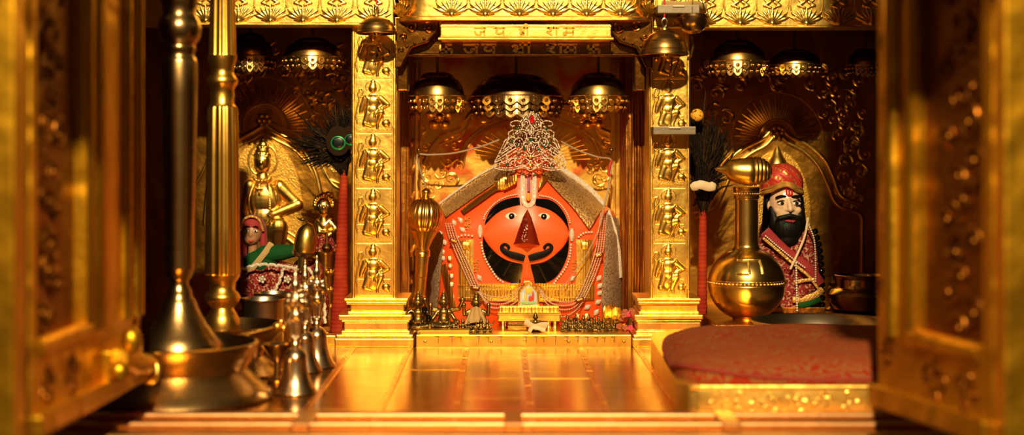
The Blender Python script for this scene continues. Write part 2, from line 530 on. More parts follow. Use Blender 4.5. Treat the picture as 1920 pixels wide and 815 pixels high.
Dl, door_l = make_door(-.513, 1.62, -.500, 2.06, 1, .185, [(.20, .012, .7), (.235, .013, .8), (.262, .007, .7), (.362, .013, .8), (.415, .013, .9)],
                       'left shrine door of embossed gold sheet standing open, with a ring latch', .1445, 1)
b = MB(); Ml = Dl.M
b.cbox(.25, .40, .004, .018, .062, .112, .004, Ml)
b.tube([Ml @ Vector((.27, .022, .10)), Ml @ Vector((.33, .026, .085)), Ml @ Vector((.41, .022, .075)), Ml @ Vector((.44, .012, .062))], [.012, .015, .012, .008], 12)
b.ell(Ml @ Vector((.30, .03, .118)), (.014, .014, .018), 12, 8); b.ell(Ml @ Vector((.26, .026, .085)), .014, 12, 8)
lt = part('latch', b, GOLDDOOR, door_l, 'chunky gold latch')
b = MB()
cc = W(276, 695, 2.07)
b.tube([cc + Vector((.0145 * cos(a), .004 * sin(a), .0145 * sin(a))) for a in [2 * pi * k / 24 for k in range(24)]], .0052, 10, closed=True)
part('ring', b, GOLD, lt)
Dr, door_r = make_door(.527, 1.59, .471, 1.85, -1, .165, [(.178, .009, .8), (.222, .012, 1.0)],
                       'right shrine door of embossed gold sheet standing open beside the red cushion', .142, 2)

# ------------------------------------------------------------------ pillars with five deity plaques each
S1 = 1 / 3.705 / 1000                                 # one pixel of the 3.705x study crop, at the pillar plane


def P2(x, z, y=0.): return Vector(((x - 195) * S1 * 1.16, y, (215 - z) * S1))


def hanuman():
    r = lambda v: v * S1
    I = [('e', P2(193, 100), (r(31), r(30), r(33))), ('e', P2(194, 120, -r(8)), (r(17), r(20), r(13))),
         (P2(195, 76), r(24), P2(196, 52), r(13)), (P2(196, 52), r(10), P2(196, 34), r(4)),
         ('e', P2(195, 192), (r(54), r(34), r(46))), ('e', P2(192, 250), (r(46), r(34), r(42))), ('e', P2(190, 305), (r(48), r(26), r(60))), ('e', P2(195, 250), (r(66), r(12), r(120))),
         (P2(150, 172), r(26), P2(130, 225), r(21)), (P2(130, 225), r(20), P2(122, 262), r(16)),
         (P2(240, 172), r(25), P2(284, 214), r(20)), (P2(284, 214), r(18), P2(240, 246), r(16)),
         (P2(170, 275), r(30), P2(148, 345), r(25)), (P2(148, 345, -r(4)), r(24), P2(182, 360), r(16)),
         (P2(215, 278), r(28), P2(244, 268, -r(12)), r(26)), (P2(244, 268, -r(12)), r(24), P2(220, 345), r(15)), (P2(220, 345), r(14), P2(222, 378), r(12)),
         ('e', P2(272, 345), (r(30), r(24), r(28))), (P2(285, 365), r(14), P2(292, 382), r(6)), (P2(262, 322), r(9), P2(248, 280), r(8)),
         (P2(205, 350), r(14), P2(195, 372), r(10))]
    tail = [P2(100, 345), P2(92, 290), P2(98, 230), P2(110, 185), P2(106, 140), P2(112, 105), P2(128, 100), P2(136, 122), P2(122, 160)]
    for a, c in zip(tail, tail[1:]): I.append((a, r(8), c, r(8)))
    for a, c in ((P2(168, 165, -r(22)), P2(158, 330, -r(20))), (P2(218, 165, -r(22)), P2(206, 300, -r(26)))): I.append((a, r(6), c, r(6)))
    for k in range(9):
        a = pi * k / 8; I.append(('e', P2(193 + 36 * cos(a), 160 + 22 * sin(a), -r(24)), (r(6),) * 3))
    for k in range(15):                               # halo
        a = pi * (k - 2) / 10; b_ = pi * (k - 1) / 10
        if k < 14: I.append((P2(194 + 44 * cos(a), 92 - 46 * sin(a)), r(5), P2(194 + 44 * cos(b_), 92 - 46 * sin(b_)), r(5)))
    I.append((P2(255, 260), r(4), P2(320, 378), r(4)))
    return blob(I, .00085, 3, .62)


HAN = hanuman()
HMESH = None


def pillar(x0, x1, ytop, label, bx, figs, side):
    """shaft front at y = 2.82, plinth front at 2.79"""
    global HMESH
    cx = (x0 + x1) / 2; yf = 2.822
    t = thing('pillar', label, 'pillar', (cx, yf, 0))
    b = MB(); b.cbox(x0, x1, yf, yf + .09, .085, .604, .0025)
    part('shaft', b, GOLD, t)
    b = MB()
    for e in (x0 + .004, x1 - .004): b.tube([(e, yf, .09), (e, yf, .60)], .0032, 8)
    part('edge_bead', b, GOLD, t)
    b = MB()
    steps = [(.000, .0165, 1.0), (.0175, .0235, .985), (.0235, .030, .93), (.030, .046, .90), (.046, .0505, .93), (.0505, .060, .96), (.060, .0655, .86), (.0655, .078, .83), (.078, .0845, .88), (.0845, .0905, .90)]
    (l0, l1), (t0, t1) = bx
    for z0, z1, k in steps:
        q = (k - .83) / .17; q = max(0., q)
        b.cbox(t0 + (l0 - t0) * q, t1 + (l1 - t1) * q, 2.795 + (1 - q) * .02, 2.93, z0, z1, .0022)
    part('plinth', b, GOLD, t)
    for k, pz in enumerate(figs):
        c = W(0, pz, yf).z
        b = MB(); b.cbox(x0 + .009, x1 - .009, yf - .0016, yf + .002, c - .0495, c + .0495, .0008)
        b.m = 1; b.cbox(x0 + .012, x1 - .012, yf - .0026, yf, c - .047, c - .018, .0006)
        pl = part('deity_plaque', b, [GOLD, GOLDPAT], t)
        if HMESH is None:
            h = MB().merge(HAN, Matrix.Translation((cx - .002, yf - .002, c + .002)))
            o = part('deity_relief', h, GOLDREL, pl)
            HMESH = (o, Vector((cx - .002, 0, c + .002)))
        else:
            o = HMESH[0].copy(); COL.objects.link(o); o.parent = pl
            src = HMESH[0].parent.parent
            o.location = Vector((cx - .002, 0, c + .002)) - HMESH[1] + Vector(src.location) - Vector(t.location)
            o.location.y = 0
            WLOC[o.name] = WLOC[t.name]
    return t


XL0, XL1 = W(659, 0, 2.822).x, W(744, 0, 2.822).x
XR0, XR1 = W(1217, 0, 2.822).x, W(1294, 0, 2.822).x
pillar(XL0, XL1, 0, 'gold pillar on the left of the idol, with deity plaques and a stepped plinth', ((W(627, 0, 2.795).x, W(776, 0, 2.795).x), (W(655, 0, 2.8).x, W(757, 0, 2.8).x)), [100, 198, 299, 402, 505], 0)
pillar(XR0, XR1, 0, 'gold pillar on the right of the idol, with deity plaques and an aluminium box', ((W(1186, 0, 2.795).x, W(1322, 0, 2.795).x), (W(1202, 0, 2.8).x, W(1311, 0, 2.8).x)), [100, 198, 299, 402, 505], 1)

# ------------------------------------------------------------------ lotus frieze
def lotus():
    r = .001
    I = []
    for k in range(-4, 5):                            # petals
        a = k * .30
        pts = [Vector((sin(a) * t * (26 + abs(k) * 1.4) * r * (1 + .15 * t), -.0015 - .002 * (1 - abs(k) / 5), (3 + cos(a * 1.05) * 27 * t + abs(k) * t * t * 1.2) * r)) for t in (0, .35, .7, 1)]
        rr = [1.6 * r, 3.3 * r, 3.4 * r, 1.2 * r]
        for i in range(3): I.append((pts[i], rr[i], pts[i + 1], rr[i + 1]))
    for sgn in (-1, 1):                               # outline and low leaves
        o = [Vector((sgn * x * r, 0, z * r)) for x, z in ((4, 2), (18, 8), (27, 20), (30, 34), (30, 48), (24, 62), (12, 74))]
        for a, c in zip(o, o[1:]): I.append((a, 1.8 * r, c, 1.8 * r))
        I.append((Vector((sgn * 5 * r, 0, 1 * r)), 2.6 * r, Vector((sgn * 17 * r, 0, 3 * r)), 1.1 * r))
    I.append(('e', Vector((0, -.002, 3 * r)), (4.2 * r,) * 3))
    # small seated figure
    I += [('e', Vector((0, 0, 50 * r)), (7 * r, 5 * r, 9 * r)), ('e', Vector((0, -.001, 64 * r)), (5 * r, 5 * r, 6 * r)), (Vector((0, 0, 68 * r)), 4 * r, Vector((0, 0, 76 * r)), 1.5 * r)]
    for sgn in (-1, 1):
        I += [(Vector((sgn * 7 * r, 0, 55 * r)), 3 * r, Vector((sgn * 14 * r, 0, 46 * r)), 2.4 * r), (Vector((sgn * 14 * r, 0, 46 * r)), 2.4 * r, Vector((sgn * 7 * r, -.002, 41 * r)), 2 * r),
              (Vector((sgn * 5 * r, 0, 42 * r)), 4 * r, Vector((sgn * 15 * r, -.001, 36 * r)), 3.4 * r), (Vector((sgn * 15 * r, -.001, 36 * r)), 3.2 * r, Vector((sgn * 3 * r, -.003, 32 * r)), 2.4 * r)]
    return blob(I, .0009, 2, .8)


LOT = lotus()
LM = {}


def lotus_at(par, x, y, z, rot=0.):
    if 'src' not in LM:
        o = part('lotus_relief', MB().merge(LOT, Matrix.Translation(WLOC[par.name])), GOLDREL, par)
        LM['src'] = o
    else:
        o = LM['src'].copy(); COL.objects.link(o); o.parent = par; WLOC[o.name] = WLOC[par.name]
    o.location = Vector((x, y, z)) - WLOC[par.name]; o.rotation_euler = (0, 0, rot)
    return o


def frieze(x0, x1, yf, zb, label, pxs):
    t = thing('lotus_frieze', label, 'frieze', ((x0 + x1) / 2, yf, zb))
    b = MB(); b.cbox(x0, x1, yf, yf + .05, zb, .861, .002); b.tube([(x0, yf, zb + .003), (x1, yf, zb + .003)], .003, 8)
    for px in pxs:
        x = W(px + 31, 0, yf).x
        if x < x1: b.cbox(x - .0004, x + .0004, yf - .0005, yf + .001, zb + .004, .72, .0001)
    part('fascia', b, GOLD, t)
    for px in pxs: lotus_at(t, W(px, 0, yf).x, yf, zb + .0065)
    return t


frieze(-.80, W(738, 0, 2.80).x, 2.80, W(0, 48, 2.80).z, 'flat gold lotus frieze above the left niche', [386, 447, 507, 568, 632, 700])
frieze(W(1226, 0, 2.80).x, .84, 2.80, W(0, 53, 2.80).z, 'flat gold lotus frieze above the right niche', [1262, 1325, 1388, 1448, 1512, 1573, 1634, 1695])
# the projecting middle frieze with rounded corners
yc = 2.735; zc = W(0, 38, yc).z
xa, xb = W(744, 0, 2.77).x, W(1224, 0, 2.77).x
t = thing('lotus_frieze', 'projecting gold lotus frieze with rounded corners above the idol niche', 'frieze', ((xa + xb) / 2, yc, zc))
rc = .055
path = [Vector((xa, 2.83, 0))]
for k in range(9):
    a = pi - (pi / 2) * k / 8; path.append(Vector((xa + rc + rc * cos(a), yc + rc - rc * sin(a), 0)))
for k in range(9):
    a = pi / 2 - (pi / 2) * k / 8; path.append(Vector((xb - rc + rc * cos(a), yc + rc - rc * sin(a), 0)))
path.append(Vector((xb, 2.83, 0)))
b = MB(); n = len(path)
zs = [zc, zc + .001, zc + .006, zc + .008, .861]; off = [.004, 0, 0, .002, .002]
cm = Vector(((xa + xb) / 2, 2.83, 0))
for z, o in zip(zs, off):
    b.v += [Vector((p.x + (o if p.x < cm.x - .1 else -o if p.x > cm.x + .1 else 0), p.y + o, z)) for p in path]
for j in range(4):
    for i in range(n - 1):
        b.f.append([j * n + i, j * n + i + 1, (j + 1) * n + i + 1, (j + 1) * n + i]); b.mi.append(0); b.sm.append(True)
b.f.append(list(range(n - 1, -1, -1))); b.mi.append(0); b.sm.append(False)
part('fascia', b, GOLD, t)
for px in (847, 910, 974, 1037, 1100, 1163): lotus_at(t, W(px, 0, yc).x, yc + .002, zc + .008)
a = radians(55)
lotus_at(t, xa + rc - rc * sin(a) + .002, yc + rc - rc * cos(a) + .001, zc + .008, -a)
lotus_at(t, xb - rc + rc * sin(a) - .002, yc + rc - rc * cos(a) + .001, zc + .008, a)

# ------------------------------------------------------------------ lintel with the raised inscription
GLY = {  # Devanagari strokes in a unit box, headline at 1
    'ja': (1.0, [[(0, 1), (1, 1)], [(.85, 1), (.85, 0)], [(.85, .5), (.55, .5), (.58, .3), (.42, .1), (.2, .25), (.08, .62)]]),
    'ya': (.9, [[(0, 1), (1, 1)], [(.82, 1), (.82, 0)], [(.2, .98), (.34, .78), (.24, .58), (.3, .36), (.52, .3), (.82, .46)]]),
    'shri': (1.0, [[(.45, 1), (1.08, 1)], [(.62, 1), (.62, 0)], [(.06, .74), (.2, .92), (.36, .8), (.24, .6), (.42, .46), (.56, .62)], [(.12, .42), (.3, .2), (.42, .34), (.62, .5)], [(.6, .36), (.32, .02)],
                   [(.98, 1), (.98, 0)], [(.66, 1.02), (.66, 1.28), (.82, 1.42), (.98, 1.25), (.98, 1)]]),
    'ra': (.62, [[(0, 1), (.62, 1)], [(.12, 1), (.36, .86), (.34, .64), (.08, .5), (.16, .4), (.46, .05)]]),
    'aa': (.42, [[(0, 1), (.42, 1)], [(.22, 1), (.22, 0)]]),
    'ma': (.9, [[(0, 1), (.95, 1)], [(.28, 1), (.28, .3), (.14, .18), (.05, .32), (.18, .42), (.82, .4)], [(.8, 1), (.8, 0)]]),
    'swastika': (1.0, [[(.5, 0), (.5, 1), (1, 1)], [(0, 0), (.5, 0)], [(0, .5), (1, .5), (1, 0)], [(0, 1), (0, .5)]]),
}


def glyphs(mb, items, y, zb, h, th):
    """items: (glyph, left x, width)"""
    for g, x, w in items:
        for st in GLY[g][1]:
            pts = [Vector((x + u * w / GLY[g][0], y, zb + v * h)) for u, v in st]
            if len(pts) > 3 and g != 'swastika': pts = smooth_path(pts, 5)
            for p, q in (zip(pts, pts[1:]) if g == 'swastika' else [(None, None)]):
                mb.tube([p, q] if p is not None else pts, th, 4, flat=(1.25, .9), up=(0, 1, 0))


yu = 2.748; zt, zb = W(0, 46, yu).z, W(0, 76, yu).z
yl = 2.795; zt2, zb2 = W(0, 77, yl).z, W(0, 105, yl).z
t = thing('lintel', 'gold lintel with two lines of raised Devanagari lettering over the idol niche', 'lintel', ((xa + xb) / 2, yu, zb2))
x0, x1 = W(826, 0, yu).x, W(1146, 0, yu).x
b = MB(); b.cbox(x0, x1, yu, yu + .06, zb, zt, .0015)
b.tube([(x0, yu, zt - .003), (x1, yu, zt - .003)], .0018, 8); b.tube([(x0 - .004, yu, zb + .0035), (x1 + .004, yu, zb + .0035)], .0032, 8)
b.tube([(x0, yu, zb + .008), (x1, yu, zb + .008)], .0012, 8)
part('upper_board', b, GOLD, t)
b = MB(); q = lambda px, y=yu: W(px, 0, y).x
u = lambda px, w: (q(px), w * yu / FPX)
glyphs(b, [('ja', *u(888, 24)), ('ya', *u(924, 22)), ('shri', *u(972, 17)), ('ra', *u(1024, 15)), ('aa', *u(1037, 12)), ('ma', *u(1055, 22))], yu - .0006, W(0, 67, yu).z, 15 * yu / FPX, .0019)
part('upper_inscription', b, GOLDLETTER, t)
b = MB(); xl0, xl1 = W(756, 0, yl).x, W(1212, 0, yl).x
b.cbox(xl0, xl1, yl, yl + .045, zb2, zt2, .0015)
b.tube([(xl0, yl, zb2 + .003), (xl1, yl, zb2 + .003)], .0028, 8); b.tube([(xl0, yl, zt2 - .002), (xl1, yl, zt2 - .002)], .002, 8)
part('lower_board', b, GOLDSHADED, t)
b = MB(); u = lambda px, w: (q(px, yl), w * yl / FPX)
glyphs(b, [('swastika', *u(826, 21)), ('ja', *u(868, 30)), ('ya', *u(902, 26)), ('shri', *u(958, 34)), ('ra', *u(1024, 22)), ('aa', *u(1044, 14)), ('ma', *u(1057, 24)), ('swastika', *u(1103, 20))], yl - .0006, W(0, 101, yl).z, 17 * yl / FPX, .0025)
part('lower_inscription', b, GOLDREL, t)
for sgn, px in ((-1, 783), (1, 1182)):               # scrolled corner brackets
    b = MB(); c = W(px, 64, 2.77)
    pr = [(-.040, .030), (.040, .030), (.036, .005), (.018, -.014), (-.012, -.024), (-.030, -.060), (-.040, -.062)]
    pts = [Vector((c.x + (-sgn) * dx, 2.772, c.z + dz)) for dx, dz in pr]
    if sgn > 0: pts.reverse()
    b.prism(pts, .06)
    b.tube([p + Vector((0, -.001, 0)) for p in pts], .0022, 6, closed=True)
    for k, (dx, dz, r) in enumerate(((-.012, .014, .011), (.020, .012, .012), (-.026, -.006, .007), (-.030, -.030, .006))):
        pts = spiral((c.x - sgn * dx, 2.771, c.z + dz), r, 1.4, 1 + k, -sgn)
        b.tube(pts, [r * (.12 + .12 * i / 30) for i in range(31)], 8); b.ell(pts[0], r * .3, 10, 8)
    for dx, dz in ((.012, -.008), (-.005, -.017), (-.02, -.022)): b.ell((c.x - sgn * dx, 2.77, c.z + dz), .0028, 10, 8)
    part('scroll_bracket', b, GOLDSHADED, t)
# niche cheeks below the lintel
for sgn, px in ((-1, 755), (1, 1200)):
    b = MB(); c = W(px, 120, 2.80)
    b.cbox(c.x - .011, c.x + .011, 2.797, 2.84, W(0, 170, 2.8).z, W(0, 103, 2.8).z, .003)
    part('side_bracket', b, GOLDSHADED, t)
# ================================================================== idol niche: walls and relief panel
struct('trim_5', MB().cbox(W(780, 0, 2.80).x, W(1184, 0, 2.80).x, 2.80, 3.14, -.01, .0225, .0015), GOLD)   # the sill
b = MB()                                             # worn embossed marks along the sill front
for px in (820, 846, 862, 896, 914, 938, 985, 1004, 1018, 1040, 1062, 1082, 1100, 1118, 1132, 1150):
    p = W(px, 637, 2.80); h = RND.uniform(.004, .007)
    b.tube([p + Vector((-.004, 0, h)), p + Vector((.004, 0, h))], .0009, 5)
    b.tube([p + Vector((.002, 0, h)), p + Vector((.002, 0, -h))], .0009, 5)
    if RND.random() < .6: b.tube(spiral((p.x - .002, 2.80, p.z), .003, .8, 0), .0008, 5)
for px in (797, 921, 1067, 1170): b.ell(W(px, 640, 2.80), (.0028, .002, .0028), 10, 6)
struct('trim_6', b, GOLDREL)
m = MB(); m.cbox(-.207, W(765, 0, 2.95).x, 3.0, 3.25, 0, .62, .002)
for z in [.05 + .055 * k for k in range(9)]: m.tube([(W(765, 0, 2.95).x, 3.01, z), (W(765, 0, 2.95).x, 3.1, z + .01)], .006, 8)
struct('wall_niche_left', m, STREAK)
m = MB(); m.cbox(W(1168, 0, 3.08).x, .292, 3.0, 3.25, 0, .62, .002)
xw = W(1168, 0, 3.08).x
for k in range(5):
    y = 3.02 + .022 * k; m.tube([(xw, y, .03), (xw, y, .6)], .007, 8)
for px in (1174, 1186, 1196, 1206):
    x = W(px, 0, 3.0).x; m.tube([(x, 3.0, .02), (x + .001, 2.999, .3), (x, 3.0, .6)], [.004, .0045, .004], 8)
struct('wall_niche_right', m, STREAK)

YB = 3.12
t = thing('relief_panel', 'embossed gold back panel behind the idol, with an arch, two flowers and vermilion smears', 'panel', (.05, YB, 0))
b = MB(); b.cbox(-.21, .29, YB, YB + .02, 0, .70, .001)
part('ground', b, VERMWALL, t)
b = MB()
for rx, rz, r in ((131, 84, .0045), (124, 78, .0022)):
    b.tube([W(995 + rx * cos(pi * k / 30), 302 - rz * sin(pi * k / 30), YB) for k in range(31)], r, 8)
half = [(795, 310), (806, 285), (822, 262), (848, 250), (868, 240), (880, 218), (905, 203), (945, 197), (995, 200)]
full = half + [(1990 - x, y) for x, y in half[::-1][1:]]
b.tube(smooth_path([W(x, y, YB) for x, y in full], 6), .0062, 8)
b.tube(smooth_path([W(x, y + 11, YB) for x, y in full], 6), .0026, 8)
for k in range(24):
    a = pi * (k + .5) / 24
    b.tube([W(995 + 62 * cos(a), 302 - 40 * sin(a), YB), W(995 + 112 * cos(a), 302 - 70 * sin(a), YB)], [.0008, .0013], 6)
part('arch_moulding', b, GOLDREL, t)
for i, px in enumerate((824, 1112)):
    b = MB(); c = W(px, 218, YB); rosette(b, (c.x, YB - .004, c.z), .026, 5, pi / 2)
    part('flower', b, GOLDREL, t)
b = MB()
for i, (px, py, s) in enumerate(((800, 290, .030), (845, 320, .036), (806, 345, .030), (900, 212, .024), (1085, 212, .024), (1150, 270, .028), (1120, 318, .034), (1138, 345, .026), (850, 262, .022), (1140, 250, .02), (775, 250, .03), (800, 195, .03), (1150, 195, .03))):
    c = W(px, py, YB); vine(b, (c.x, c.z), s, 300 + i, YB)
part('foliage', b, GOLDREL, t)
# narrow fluted strips at both sides of the panel
for px in (781, 1156):
    b = MB(); c = W(px, 0, 3.10)
    b.cbox(c.x - .012, c.x + .012, 3.098, 3.125, 0, .56, .002); b.tube([(c.x - .004, 3.098, .02), (c.x - .004, 3.098, .55)], .003, 6); b.tube([(c.x + .006, 3.098, .02), (c.x + .006, 3.098, .55)], .003, 6)
    part('side_strip', b, GOLD, t)


# ------------------------------------------------------------------ side niches
def side_niche(label, x0, x1, apex, cen, rin, rout, arch, arch2, vines, loc_x, y):
    t = thing('relief_panel', label, 'panel', (loc_x, y, 0))
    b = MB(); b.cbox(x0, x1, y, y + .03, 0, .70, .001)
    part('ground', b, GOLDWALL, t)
    b = MB()
    cx, cy = cen
    for r, w in ((rin, .0036), (rin * .86, .0016), (rout, .0016), (rout * .985, .001)):
        b.tube([W(cx + r * cos(a), cy - r * sin(a), y) for a in [-.25 + (pi + .5) * k / 40 for k in range(41)]], w, 8)
    for k in range(40):
        a = -.22 + (pi + .44) * k / 39; r1 = rout * (.93 if k % 2 == 0 else .80)
        b.tube([W(cx + r * cos(a), cy - r * sin(a), y - .001) for r in (rin * 1.1, (rin + r1) / 2, r1)], [.0012, .0030, .0007], 6)
    c = W(cx, cy, y); rosette(b, (c.x, y - .002, c.z + .012), .016, 6)
    part('sun_halo', b, GOLDREL, t)
    b = MB()
    for pth, w in arch:
        b.tube(smooth_path([W(px, py, y - .001) for px, py in pth], 6), w, 10)
    part('arch_moulding', b, GOLDREL, t)
    b = MB(); b.prism([W(px, py, y - .0025) for px, py in arch2], .004)
    part('dotted_ground', b, GOLDDOT, t)
    b = MB()
    for i, (px, py, s) in enumerate(vines):
        c = W(px, py, y); vine(b, (c.x, c.z), s, 500 + i + int(px), y)
    part('foliage', b, GOLDREL, t)
    return t


mir = lambda pts, c: [(2 * c - x, y) for x, y in pts[::-1]]
oL = [(495, 237), (518, 248), (548, 264), (574, 290), (592, 325), (601, 366), (606, 420)]
oL2 = [(590, 277), (606, 314), (622, 342), (642, 357)]
oL3 = [(495, 226), (530, 238), (565, 258), (592, 290), (612, 330), (640, 345)]
dotL = [(495 + 72 * sin(a) * 1.0, 400 - 140 * cos(a)) for a in [-pi * .62 + pi * 1.24 * k / 30 for k in range(31)]]
pL = side_niche('embossed gold panel of the left niche, with a rayed sun over an ogee arch', -.80, -.212, None, (495, 236), 41, 92,
                [(mir(oL, 495) + oL[1:], .006), (mir([(x, y + 14) for x, y in oL], 495) + [(x, y + 14) for x, y in oL][1:], .0025), (oL2, .004), (mir(oL2, 495), .004), (oL3, .003)], dotL,
                [(600, 160, .05), (640, 175, .045), (560, 130, .03), (455, 130, .035), (610, 215, .04), (640, 230, .035), (625, 300, .03), (575, 165, .035), (640, 120, .05), (520, 110, .04), (480, 120, .04), (612, 410, .02), (632, 480, .03), (615, 540, .03), (632, 590, .03)], -.5, 3.22)
oR = [(1457, 236), (1480, 255), (1515, 272), (1546, 300), (1563, 335), (1578, 368), (1618, 384)]
oRo = [(1457, 252), (1478, 268), (1508, 284), (1535, 312), (1551, 345), (1570, 384), (1612, 402), (1616, 440), (1616, 530)]
dotR = [(1457 + 62 * sin(a), 400 - 118 * cos(a)) for a in [-pi * .62 + pi * 1.24 * k / 30 for k in range(31)]]
oRl = [(1457, 236), (1432, 258), (1394, 278), (1362, 304), (1345, 335), (1334, 368), (1300, 388)]
oRlo = [(1457, 252), (1436, 272), (1404, 290), (1376, 316), (1360, 350), (1342, 386), (1304, 408)]
pR = side_niche('embossed gold panel of the right niche, with a rayed sun over a double ogee arch', .2925, .84, None, (1457, 259), 34, 86,
                [(oRl[::-1] + oR[1:], .005), (oRlo[::-1] + oRo[1:], .0045), ([(1300, 398), (1326, 392), (1340, 372)], .003)], dotR,
                [(1590, 250, .04), (1605, 300, .045), (1590, 345, .035), (1600, 215, .04), (1330, 150, .05), (1380, 140, .045), (1450, 140, .04), (1540, 150, .045), (1590, 160, .05), (1340, 230, .045), (1560, 210, .03), (1600, 375, .025), (1320, 350, .03), (1310, 300, .03)], .56, 3.18)
# large deity embossed on the left panel
yw = 3.218
q = lambda px, py, dy=0.: W(px, py, yw) + Vector((0, dy, 0))
k_ = yw / FPX
r = lambda v: v * k_
I = [('e', q(493, 302, -.012), (r(16), r(19), r(20))), (q(493, 288, -.008), r(15), q(494, 272, -.006), r(9)), (q(494, 272, -.006), r(7), q(494, 258, -.004), r(2.5)),
     *[('e', q(493 + 16 * cos(.5 + 2.14 * k / 6), 290 - 3 * sin(pi * k / 6), -.026 * sin(.5 + 2.14 * k / 6)), (r(3),) * 3) for k in range(7)],
     *[('e', q(494 + 11 * cos(.5 + 2.14 * k / 4), 276, -.006 - .013 * sin(.5 + 2.14 * k / 4)), (r(3),) * 3) for k in range(5)],
     (q(492, 322), r(9), q(492, 335), r(12)), ('e', q(493, 312, -.026), (r(7), r(7), r(9))), ('e', q(493, 305, -.032), (r(3), r(4), r(5))),
     ('e', q(494, 372), (r(36), r(20), r(34))), ('e', q(494, 405), (r(28), r(19), r(26))),
     (q(468, 348), r(14), q(457, 392), r(11)), (q(457, 392), r(10), q(468, 430), r(9)),
     (q(524, 350), r(15), q(559, 383), r(11)), (q(559, 383, -.004), r(11), q(514, 401, -.014), r(8)), ('e', q(508, 402, -.016), (r(8), r(6), r(6))),
     (q(498, 436), r(20), q(523, 424, -.014), r(19)), (q(523, 424, -.014), r(18), q(519, 490), r(11)), (q(488, 440), r(20), q(480, 500), r(15)),
     (q(530, 440), r(5), q(556, 460), r(5)), (q(536, 432), r(4), q(562, 450), r(4))]
for k in range(22):
    a = pi * 2 * k / 22; a2 = pi * 2 * (k + 1) / 22
    I.append((q(493 + 27 * cos(a), 300 - 30 * sin(a)), r(2.6), q(493 + 27 * cos(a2), 300 - 30 * sin(a2)), r(2.6)))
for k in range(20):
    s_ = k / 19; I.append(('e', q(507 + 3 * sin(3 * s_), 345 + 85 * s_, -.026 - .012 * sin(pi * s_)), (r(2.6),) * 3))
    I.append(('e', q(478 - 8 * sin(pi * s_), 345 + 70 * s_, -.020 - .012 * sin(pi * s_)), (r(2.4),) * 3))
for k in range(9):
    a = pi * k / 8; I.append(('e', q(493 + 16 * cos(a), 330 + 9 * sin(a), -.014 - .008 * sin(a)), (r(2.6),) * 3))
I += [(q(489, 345, -.028), r(2.5), q(489, 362, -.03), r(2.5)), (q(483, 353, -.03), r(2.5), q(495, 353, -.03), r(2.5))]
for sx in (-8, 0, 8):
    I.append((q(512 + sx, 345, -.018), r(2), q(518 + sx, 385, -.016), r(2)))
for sgn in (-1, 1):
    I.append(('e', q(493 + sgn * 7, 297, -.029), (r(3.5), r(2), r(2)))); I.append((q(493 + sgn * 3, 292, -.028), r(1.4), q(493 + sgn * 11, 292, -.026), r(1.4)))
part('deity_relief', blob(I, .0013, 2, .75, yw), GOLDREL, pL, 'gold embossed deity with a halo, hand on hip')
# crown of the deity embossed on the right panel, above the statue's turban
b = MB()
for sgn in (-1, 1):
    for k in range(6): b.ell(W(1457 + sgn * (8 + 5 * k), 300 + 4 * k, 3.175), .0045, 8, 6)
b.lathe([(.022, 0), (.020, .012), (.013, .022), (.008, .034), (.003, .044)], W(1457, 312, 3.175), 20)
part('crown_relief', b, GOLDREL, pR)
for xx in ((-.80, -.79), (.825, .84)):
    pass


# ------------------------------------------------------------------ hanging domes
def dome(px, pyt, pyb, rpx, y, label, tiers=2, material=BRASS):
    c = W(px, pyb, y); k = y / FPX; r = rpx * k; h = (pyb - pyt) * k
    t = thing('canopy_dome', label, 'canopy', (c.x, y, c.z), 'scalloped brass canopy domes')
    b = MB()
    prof = [(r * .98, h * .28), (r * .97, h * .36), (r * .90, h * .62), (r * .74, h * .80), (r * .62, h * .86), (r * .60, h * .93), (r * .42, h * 1.02), (r * .2, h * 1.06), (r * .03, h * 1.07)]
    b.lathe(prof, c, 56)
    part('cap', b, material, t)
    for ti in range(tiers):
        rr = r * (1.0 if ti == 0 else .93) if tiers == 2 else r * (1 - .05 * ti)
        z0 = h * (.30 - .20 * ti); N = 24
        b = MB(); seg = N * 8; vs = []
        for row in range(4):
            for s in range(seg):
                a = 2 * pi * s / seg; lob = abs(sin(a * N / 2))
                zb = z0 - h * .20 - lob * h * .13
                tt = row / 3
                R_ = rr * (1 + .03 * tt)
                vs.append(c + Vector((R_ * cos(a), R_ * sin(a), z0 + (zb - z0) * tt)))
        b.add(vs, [(i * seg + s, i * seg + (s + 1) % seg, (i + 1) * seg + (s + 1) % seg, (i + 1) * seg + s) for i in range(3) for s in range(seg)])
        b.tube([c + Vector((rr * cos(2 * pi * s / 64), rr * sin(2 * pi * s / 64), z0)) for s in range(64)], h * .028, 6, closed=True)
        for s in range(N):
            a = 2 * pi * (s + .5) / N
            p = c + Vector((rr * 1.02 * cos(a), rr * 1.02 * sin(a), z0 - h * .17)); d = Vector((cos(a), sin(a), 0))
            b.ell(p + d * .001, (h * .045,) * 3, 8, 6)
            ring = [p + d * .0006 + Vector((-sin(a), cos(a), 0)) * (h * .06 * cos(w)) + Vector((0, 0, h * .06 * sin(w))) for w in [2 * pi * j / 10 for j in range(10)]]
            b.tube(ring, h * .012, 5, closed=True)
        part('scalloped_skirt', b, material, t)
    b = MB(); b.tube([c + Vector((0, 0, h)), Vector((c.x, y, .868))], .003, 8)
    part('hanger_rod', b, BRASSDARK, t)
    return t


